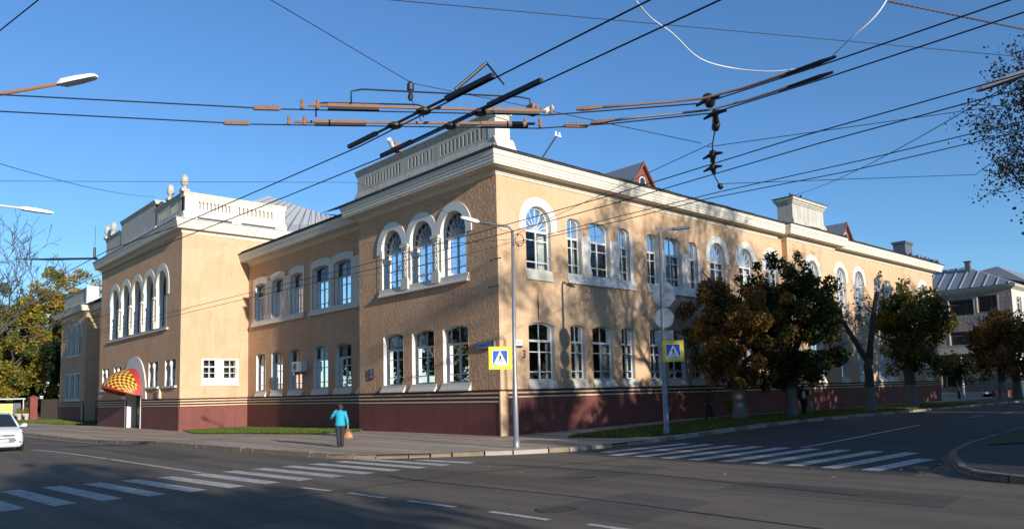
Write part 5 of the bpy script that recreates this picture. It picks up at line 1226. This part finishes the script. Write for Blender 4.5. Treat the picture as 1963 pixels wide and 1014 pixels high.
# ------------------------------------------------------------------ people
def skin_mesh(verts, edges, radii, name, mat, sub=2, smooth=True, root=0):
    me = bpy.data.meshes.new(name); me.from_pydata([tuple(v) for v in verts], edges, [])
    o = bpy.data.objects.new(name, me); COL.objects.link(o)
    sk = o.modifiers.new('skin', 'SKIN'); sk.use_smooth_shade = smooth
    for i, d in enumerate(me.skin_vertices[0].data):
        r = radii[i]; d.radius = r if isinstance(r, tuple) else (r, r); d.use_root = i == root
    sb = o.modifiers.new('sub', 'SUBSURF'); sb.levels = sub; sb.render_levels = sub
    dg = bpy.context.evaluated_depsgraph_get(); m2 = bpy.data.meshes.new_from_object(o.evaluated_get(dg))
    bpy.data.objects.remove(o); m2.materials.clear(); m2.materials.append(MATS[mat])
    q = bpy.data.objects.new(name, m2); COL.objects.link(q); return q
def ellipsoid(mb, c, ax, n=12, m=8, F=None):
    vs = []; fs = []
    for j in range(m+1):
        t = math.pi*j/m
        for i in range(n):
            a = 2*math.pi*i/n; p = (ax[0]*math.sin(t)*math.cos(a), ax[1]*math.sin(t)*math.sin(a), ax[2]*math.cos(t)); vs.append(F(c[0]+p[0], c[1]+p[1], c[2]+p[2]) if F else (c[0]+p[0], c[1]+p[1], c[2]+p[2]))
    for j in range(m):
        for i in range(n): fs.append((j*n+i, j*n+(i+1) % n, (j+1)*n+(i+1) % n, (j+1)*n+i))
    mb.add(vs, fs)
def person(x, y, fwd, H, label, J, mats, long_jacket=.80, hair='short', skirt=False):
    """J: joints in (right, forward, up) for a 1.60 m figure"""
    g = gz(x, y); k = H/1.6; f = Vector((*fwd, 0)).normalized(); rt = Vector((f.y, -f.x, 0))
    def F(a, b, c): return tuple(Vector((x, y, g))+rt*a*k+f*b*k+Vector((0, 0, c*k)))
    base = dict(pel=(0, 0, .86), wai=(0, .0, .98), che=(0, .01, 1.16), nek=(0, .0, 1.33), hd=(0, .02, 1.43), top=(0, .02, 1.545),
                lsh=(-.155, 0, 1.27), lel=(-.22, .0, 1.02), lwr=(-.22, .05, .80), lha=(-.22, .06, .73), rsh=(.155, 0, 1.27), rel=(.22, .0, 1.02), rwr=(.23, .04, .80), rha=(.23, .05, .73),
                lhi=(-.085, 0, .82), lkn=(-.09, .02, .46), lan=(-.09, .0, .09), lto=(-.10, .13, .035), rhi=(.085, 0, .82), rkn=(.09, .02, .46), ran=(.09, .0, .09), rto=(.10, .13, .035))
    base.update(J); P = {a: Vector(F(*b)) for a, b in base.items()}
    names = list(base); ix = {a: i for i, a in enumerate(names)}
    ed = [('pel', 'wai'), ('wai', 'che'), ('che', 'nek'), ('nek', 'hd'), ('hd', 'top'), ('che', 'lsh'), ('lsh', 'lel'), ('lel', 'lwr'), ('lwr', 'lha'), ('che', 'rsh'), ('rsh', 'rel'), ('rel', 'rwr'), ('rwr', 'rha'),
          ('pel', 'lhi'), ('lhi', 'lkn'), ('lkn', 'lan'), ('lan', 'lto'), ('pel', 'rhi'), ('rhi', 'rkn'), ('rkn', 'ran'), ('ran', 'rto')]
    rad = dict(pel=.095, wai=.085, che=.09, nek=.05, hd=.095, top=.06, lsh=.045, rsh=.045, lel=.036, rel=.036, lwr=.026, rwr=.026, lha=.032, rha=.032, lhi=.07, rhi=.07, lkn=.05, rkn=.05, lan=.034, ran=.034, lto=.03, rto=.03)
    body = skin_mesh([P[a] for a in names], [(ix[a], ix[b]) for a, b in ed], [rad[a]*k for a in names], 'person', mats['skin'], 2)
    tag(body, label, 'person', 'people walking on the pavement')
    # fingers, ears, nose
    mb = MB()
    for s, w, h in (('l', 'lwr', 'lha'), ('r', 'rwr', 'rha')):
        d = (P[h]-P[w]).normalized(); a = d.orthogonal().normalized(); b = d.cross(a)
        for q, ln in ((-1.5, .055), (-.5, .07), (.5, .066), (1.5, .05)):
            o = P[h]+a*q*.015*k; mb.tube([o, o+d*ln*.5*k+b*.006*k, o+d*ln*.9*k+b*.022*k], [.0085*k, .008*k, .006*k], 6)
        o = P[h]-d*.02*k+a*.03*k; mb.tube([o, o+d*.025*k+a*.018*k, o+d*.05*k+a*.02*k+b*.01*k], [.01*k, .009*k, .007*k], 6)
    hc = base['hd']
    for s in (-1, 1): ellipsoid(mb, (hc[0]+s*.09, hc[1]-.005, hc[2]), (.012, .02, .03), 8, 6, F)
    ellipsoid(mb, (hc[0], hc[1]+.095, hc[2]-.012), (.012, .018, .022), 8, 6, F)
    bm = bmesh.new(); bm.from_mesh(body.data); me2 = bpy.data.meshes.new('x'); me2.from_pydata(mb.v, [], mb.f); bm.from_mesh(me2); bm.to_mesh(body.data); bm.free()
    body.data.polygons.foreach_set('use_smooth', [True]*len(body.data.polygons))
    def child(o): o.parent = body; return o
    mb = MB()
    for s in (-1, 1): ellipsoid(mb, (hc[0]+s*.035, hc[1]+.085, hc[2]+.018), (.013, .008, .008), 8, 5, F)
    child(mb.build('eyes', 'ink')); mb = MB(); ellipsoid(mb, (hc[0], hc[1]+.088, hc[2]-.05), (.022, .008, .006), 8, 5, F); child(mb.build('mouth', 'awning_red'))
    # clothes: lofted trunk plus tapered sleeves / legs, one mesh each
    def loft(mb, rings, n=18):
        vs = []
        for cx_, cy_, z, a, b in rings: vs += [F(cx_+a*math.cos(2*math.pi*q/n), cy_+b*math.sin(2*math.pi*q/n), z) for q in range(n)]
        m_ = len(rings)
        mb.add(vs, [(j*n+q, j*n+(q+1) % n, (j+1)*n+(q+1) % n, (j+1)*n+q) for j in range(m_-1) for q in range(n)]+[tuple(range(n))[::-1], tuple(range((m_-1)*n, m_*n))])
    mb = MB(); h0 = long_jacket
    loft(mb, [(0, 0, h0-.012, .172, .125), (0, 0, h0, .188, .14), (0, 0, h0+.07, .186, .136), (0, 0, .98, .160, .118), (0, 0, 1.10, .168, .122), (0, 0, 1.20, .178, .122), (0, 0, 1.27, .168, .106), (0, 0, 1.305, .118, .088), (0, 0, 1.345, .066, .066)])
    for sd, q in (('l', -1), ('r', 1)):
        a, e_, w_ = (Vector(base[sd+z_]) for z_ in ('sh', 'el', 'wr'))
        P_ = [a+Vector((-q*.03, 0, -.02)), a, a.lerp(e_, .5), e_, e_.lerp(w_, .5), w_]
        mb.tube([F(*p_) for p_ in P_], [r_*k for r_ in (.07, .072, .064, .058, .051, .044)], 12)
    child(mb.build('jacket', mats['jacket'], smooth=True))
    if 'shirt' in mats:
        mb = MB(); ellipsoid(mb, (0, .075, 1.06), (.10, .085, .24), 12, 8, F); child(mb.build('shirt', mats['shirt'], smooth=True))
    mb = MB(); loft(mb, [(0, 0, .98, .14, .105), (0, 0, .88, .165, .122), (0, 0, .80, .168, .124), (0, 0, .75, .13, .11)])
    for sd in 'lr':
        a, e_, w_ = (Vector(base[sd+z_]) for z_ in ('hi', 'kn', 'an'))
        mb.tube([F(*p_) for p_ in (a, a.lerp(e_, .35), e_, e_.lerp(w_, .5), w_+Vector((0, -.005, -.03)))], [r_*k for r_ in (.098, .09, .072, .066, .062)], 12)
    child(mb.build('trousers', mats['trousers'], smooth=True))
    for s in 'lr':
        a, t = base[s+'an'], base[s+'to']; mb = MB()
        ellipsoid(mb, ((a[0]+t[0])/2, (a[1]+t[1])/2+.01, (a[2]-.09)+.045), (.045, .125, .048), 12, 6, F); child(mb.build('shoe', 'shoe', smooth=True))
    mb = MB()
    if hair == 'short': ellipsoid(mb, (hc[0], hc[1]-.022, hc[2]+.045), (.108, .108, .105), 14, 9, F); ellipsoid(mb, (hc[0], hc[1]-.06, hc[2]-.02), (.085, .05, .07), 12, 8, F)
    else: ellipsoid(mb, (hc[0], hc[1]-.025, hc[2]+.04), (.11, .105, .105), 14, 9, F); ellipsoid(mb, (hc[0], hc[1]-.07, hc[2]-.09), (.1, .045, .12), 12, 8, F)
    child(mb.build('hair', mats['hair'], smooth=True))
    return body, F
b1, F1 = person(-7.25, .46, (.55, .83), 1.58, 'woman seen from behind in a turquoise jacket, phone to her ear, holding a brown bag', dict(lel=(-.33, .06, 1.07), lwr=(-.20, .12, 1.24), lha=(-.13, .10, 1.36), lsh=(-.17, 0, 1.26), rwr=(.27, .03, .78), rha=(.275, .03, .71), rel=(.24, -.01, 1.0), lkn=(-.07, .0, .46), lan=(-.055, -.02, .09), lto=(-.06, .10, .035), rkn=(.075, .02, .46), ran=(.06, .03, .09), rto=(.07, .15, .035)), dict(skin='skin', jacket='jacket_teal', trousers='trousers_dark', hair='hair_dark'), .78)
mb = MB(); mb.box((-.02, -.01, 0), (.02, .01, .12)); ph = mb.build('mobile_phone', 'ink'); ph.location = F1(-.125, .06, 1.40); tag(ph, 'dark mobile phone held to the left ear of the woman in turquoise', 'phone')
bag = thing('handbag', F1(.28, .03, .36), 'tan brown handbag hanging from the hand of the woman in turquoise', 'bag')
mb = MB(); N = 16; vs = []
for z, a, b in ((.30, .135, .06), (.31, .165, .08), (.38, .175, .085), (.46, .14, .07), (.53, .085, .045), (.57, .05, .03)): vs += [F1(.285+a*math.cos(2*math.pi*i/N), .03+b*math.sin(2*math.pi*i/N), z) for i in range(N)]
mb.add(vs, [(j*N+i, j*N+(i+1) % N, (j+1)*N+(i+1) % N, (j+1)*N+i) for j in range(5) for i in range(N)]+[tuple(range(N))[::-1], tuple(range(5*N, 6*N))]); attach(mb.build('body', 'bag_tan', smooth=True), bag)
mb = MB(); mb.tube([F1(.21, .03, .50), F1(.24, .03, .63), F1(.275, .03, .70), F1(.31, .03, .63), F1(.35, .03, .50)], .012, 6); attach(mb.build('handle', 'bag_tan', smooth=True), bag)
b2, F2 = person(17.35, -4.45, (-.75, -.55), 1.66, 'woman in white top and open black cardigan walking beside the dark green tree', dict(rkn=(.06, .12, .47), ran=(.05, .10, .09), rto=(.05, .23, .04), lkn=(-.06, .04, .45), lan=(-.05, -.14, .12), lto=(-.05, -.03, .04), lel=(-.24, .0, 1.04), lwr=(-.18, .16, .98), lha=(-.12, .2, .99), rel=(.23, -.04, 1.02), rwr=(.2, .06, .82), rha=(.19, .1, .76)), dict(skin='skin', jacket='cloth_black', shirt='cloth_white', trousers='cloth_black', hair='hair_dark'), .72, 'long')
bag2 = thing('shopping_bag', F2(-.3, .0, .5), 'grey cloth bag beside the woman in the white top', 'bag')
mb = MB(); vs = []
for z, a, b in ((.42, .10, .05), (.45, .12, .06), (.62, .12, .05), (.74, .10, .03)): vs += [F2(-.32+a*math.cos(2*math.pi*i/N), .02+b*math.sin(2*math.pi*i/N), z) for i in range(N)]
mb.add(vs, [(j*N+i, j*N+(i+1) % N, (j+1)*N+(i+1) % N, (j+1)*N+i) for j in range(3) for i in range(N)]+[tuple(range(N))[::-1], tuple(range(3*N, 4*N))]); attach(mb.build('body', 'bag_grey', smooth=True), bag2)
mb = MB(); mb.tube([F2(-.38, .02, .73), F2(-.28, .01, 1.0), F2(-.2, 0, 1.28), F2(-.26, .03, 1.0), F2(-.27, .02, .73)], .01, 5); attach(mb.build('strap', 'bag_grey', smooth=True), bag2)
b3, F3 = person(13.6, -1.15, (-.9, .1), 1.60, 'person in dark olive jacket in the shade left of the rusty tree', dict(rkn=(.06, .12, .47), ran=(.05, .14, .09), rto=(.05, .27, .04), lkn=(-.06, .02, .45), lan=(-.05, -.16, .12), lto=(-.05, -.05, .04)), dict(skin='skin', jacket='cloth_olive', trousers='trousers_dark', hair='hair_dark'), .74)

# ------------------------------------------------------------------ white car at the left edge
cx, cy = -15.42, 14.5; cg = gz(cx, cy)-.13
CAR = thing('parked_car', (cx, cy, cg), 'white hatchback car driving toward the viewer at the left edge', 'car'); CAR.name = 'car'
def C(u, s, z): return (cx+u, cy+s, cg+z)
st = [(0.0, .60, .27, .60, .03), (.05, .74, .21, .66, .04), (.16, .82, .18, .74, .05), (.40, .87, .17, .86, .06), (.75, .885, .17, .97, .06), (1.1, .89, .17, 1.03, .05), (2.2, .89, .17, 1.06, .04), (3.3, .885, .17, 1.09, .04), (3.85, .86, .2, 1.10, .03), (4.05, .80, .26, 1.05, .03), (4.12, .70, .32, .95, .02)]
mb = MB(); rings = []
for s, w, zb, zt, cr_ in st:
    half = [(0, zb), (w*.86, zb), (w*.97, zb+.10), (w, zb+.26), (w*.985, (zb+zt)/2+.08), (w*.955, zt-.10), (w*.90, zt-.03), (w*.78, zt+cr_*.3), (w*.4, zt+cr_*.85), (0, zt+cr_)]
    rings.append([C(u, s, z) for u, z in half]+[C(-u, s, z) for u, z in half[1:-1]][::-1])
n = len(rings[0]); vs = [p for r in rings for p in r]
mb.add(vs, [(i*n+k, i*n+(k+1) % n, (i+1)*n+(k+1) % n, (i+1)*n+k) for i in range(len(rings)-1) for k in range(n)]+[tuple(range(n)), tuple(range((len(rings)-1)*n, len(rings)*n))])
attach(mb.build('body', 'car_paint', smooth=True), CAR)
wsb, wst = [(.74, .98, 1.02), (.55, .86, 1.05), (.0, .80, 1.06)], [(.575, 1.78, 1.545), (.4, 1.73, 1.565), (0, 1.70, 1.575)]
def strip(a, b): 
    A = [C(*p) for p in a]+[C(-p[0], p[1], p[2]) for p in a[:-1]][::-1]; B = [C(*p) for p in b]+[C(-p[0], p[1], p[2]) for p in b[:-1]][::-1]; q = len(A)
    return A+B, [(i, i+1, q+i+1, q+i) for i in range(q-1)]
mb = MB(); mb.add(*strip(wsb, wst)); attach(mb.build('windscreen', 'car_glass', smooth=True), CAR)
rr = [(.60, 2.4, 1.60), (.4, 2.4, 1.635), (0, 2.4, 1.645)]; r3 = [(.59, 3.3, 1.57), (.4, 3.32, 1.60), (0, 3.33, 1.61)]; r4 = [(.55, 3.65, 1.50), (.4, 3.72, 1.52), (0, 3.75, 1.53)]; rb = [(.70, 4.0, 1.08), (.5, 4.06, 1.07), (0, 4.08, 1.07)]
mb = MB()
for a, b in ((wst, rr), (rr, r3), (r3, r4)): mb.add(*strip(a, b))
attach(mb.build('roof', 'car_paint', smooth=True), CAR)
mb = MB(); mb.add(*strip(r4, rb)); attach(mb.build('rear_window', 'car_glass', smooth=True), CAR)
for s in (-1, 1):
    mb = MB(); mb.add([C(s*.83, 1.15, 1.03), C(s*.85, 2.3, 1.05), C(s*.85, 3.4, 1.08), C(s*.74, 3.85, 1.12), C(s*.60, 3.3, 1.54), C(s*.61, 2.4, 1.58), C(s*.59, 1.78, 1.53)], [(0, 1, 2, 3, 4, 5, 6)]); attach(mb.build('side_window', 'car_glass'), CAR)
    mb = MB(); mb.tube([C(s*.77, .98, 1.01), C(s*.67, 1.4, 1.31), C(s*.585, 1.78, 1.555), C(s*.605, 2.4, 1.60), C(s*.60, 3.3, 1.57), C(s*.72, 3.98, 1.08)], [.035, .032, .032, .03, .03, .04], 8); attach(mb.build('pillar', 'car_paint', smooth=True), CAR)
    mb = MB(); mb.add([C(s*.52, .085, .70), C(s*.70, .15, .72), C(s*.80, .36, .84), C(s*.78, .45, .90), C(s*.66, .30, .86), C(s*.54, .13, .78)], [(0, 1, 2, 3, 4, 5)]); o = attach(mb.build('headlight', 'lamp_lens'), CAR); md = o.modifiers.new('t', 'SOLIDIFY'); md.thickness = .05; md.offset = 0
    mb = MB(); mb.box(C(s*.60-.12, -.005+.03, .36), C(s*.60+.12, .10, .44)); attach(mb.build('fog_lamp', 'frame_dark'), CAR)
    mb = MB(); ellipsoid(mb, C(s*1.0, 1.1, 1.08), (.12, .07, .085), 12, 8); mb.tube([C(s*.84, 1.12, 1.04), C(s*.95, 1.11, 1.06)], .03, 6); attach(mb.build('mirror', 'car_paint', smooth=True), CAR)
    for y in (.78, 3.35):
        c = C(s*.80, y, .31); w = attach(MB().tube([(c[0]-.11, c[1], c[2]), (c[0]-.09, c[1], c[2]), (c[0]+.09, c[1], c[2]), (c[0]+.11, c[1], c[2])], [.28, .31, .31, .28], 22).build('wheel', 'rubber', smooth=False), CAR)
        q = MB().tube([(c[0]+s*.105, c[1], c[2]), (c[0]+s*.125, c[1], c[2])], [.21, .19], 18).build('rim', 'chrome'); q.parent = w
mb = MB(); mb.prism(lambda u, z, d: C(u, -d, z), [(-.46, .645), (.46, .645), (.50, .70), (.44, .715), (-.44, .715), (-.50, .70)], -.06, .012); attach(mb.build('upper_grille', 'frame_dark'), CAR)
mb = MB(); mb.prism(lambda u, z, d: C(u, -d, z), [(-.44, .38), (.44, .38), (.56, .47), (.46, .58), (-.46, .58), (-.56, .47)], -.06, .014); attach(mb.build('lower_grille', 'frame_dark'), CAR)
for z in (.42, .47, .52):
    mb = MB(); mb.box(C(-.5, -.022, z-.008), C(.5, -.012, z+.008)); attach(mb.build('grille_bar', 'chrome'), CAR)
mb = MB(); mb.prism(lambda u, z, d: C(u, -d, z), [(.075*math.cos(2*math.pi*k/20), .675+.032*math.sin(2*math.pi*k/20)) for k in range(20)], .0, .03); attach(mb.build('badge', 'chrome'), CAR)
mb = MB(); mb.box(C(-.26, -.04, .42), C(.26, -.022, .53)); attach(mb.build('number_plate', 'sign_white'), CAR)
mb = MB(); mb.box(C(-.6, .02, .24), C(.6, .2, .30)); attach(mb.build('air_dam', 'frame_dark'), CAR)
for k in (-.35, .2):
    mb = MB(); mb.tube([C(k, .84, 1.07), C(k+.45, 1.0, 1.16)], .012, 5); attach(mb.build('wiper', 'ink'), CAR)

# ------------------------------------------------------------------ pigeons, coil, small fittings
def pigeon(x, y, z, a, label, group):
    G = thing('pigeon', (x, y, z), label, 'bird', group); c, s = math.cos(a), math.sin(a)
    def F(u, v, w): return (x+u*c-v*s, y+u*s+v*c, z+w)
    mb = MB(); ellipsoid(mb, (0, 0, .13), (.15, .075, .085), 10, 7, F); ellipsoid(mb, (.13, 0, .24), (.045, .04, .05), 8, 6, F); mb.tube([F(.10, 0, .15), F(.13, 0, .22)], [.055, .04], 7); attach(mb.build('body', 'stone_bird', smooth=True), G)
    mb = MB(); mb.add([F(-.1, -.04, .14), F(-.1, .04, .14), F(-.32, .03, .09), F(-.32, -.03, .09), F(-.1, 0, .11)], [(0, 1, 2, 3), (0, 3, 4), (1, 4, 2)]); mb.tube([F(.17, 0, .24), F(.205, 0, .23)], [.012, .003], 5); attach(mb.build('tail', 'stone_bird'), G)
pigeon(25.75, -.2, 14.2, 2.4, 'left of two dark birds on top of the attic block', 'birds on the roof')
pigeon(26.6, -.4, 14.2, .6, 'right of two dark birds on top of the attic block', 'birds on the roof')
pr = random.Random(6)
for k in range(13): pigeon(43.6+.58*k+pr.uniform(-.15, .15), -.66+pr.uniform(-.05, .1), 12.08, pr.uniform(0, 6.28), 'dark bird in the row perched on the far right eave', 'birds on the far right eave')
mb = MB(); cc = Vector((-4.0, -5.72, 6.85)); mb.tube([cc+Vector((.12*math.cos(a*.4), -.12*math.cos(a*.4)*.6, .2*math.sin(a*.4))) for a in range(17)], .012, 5)
for k in (0, 5, 11): q = cc+Vector((.12*math.cos(k*.4), -.12*math.cos(k*.4)*.6, .2*math.sin(k*.4))); ellipsoid(mb, q, (.035, .035, .035), 7, 5)
tag(mb.build('cable_coil', 'ink', smooth=True), 'loop of black cable hung on the corner lamp post', 'cable')
mb = MB(); mb.tube([(2.32, -.02, 6.1), (2.33, -.03, 5.6), (2.31, -.02, 4.95)], [.012, .03, .012], 6); mb.build('drop_cable', 'ink', BLD)
for y, z in ((.35, 7.45), (.5, 6.3)):
    mb = MB(); mb.tube([(0, y, z), (-.12, y, z), (-.25, y-.3, z-.03), (-.3, y-.9, z-.04)], [.012, .02, .012, .03], 6); mb.build('wall_hook', 'black_metal', BLD)
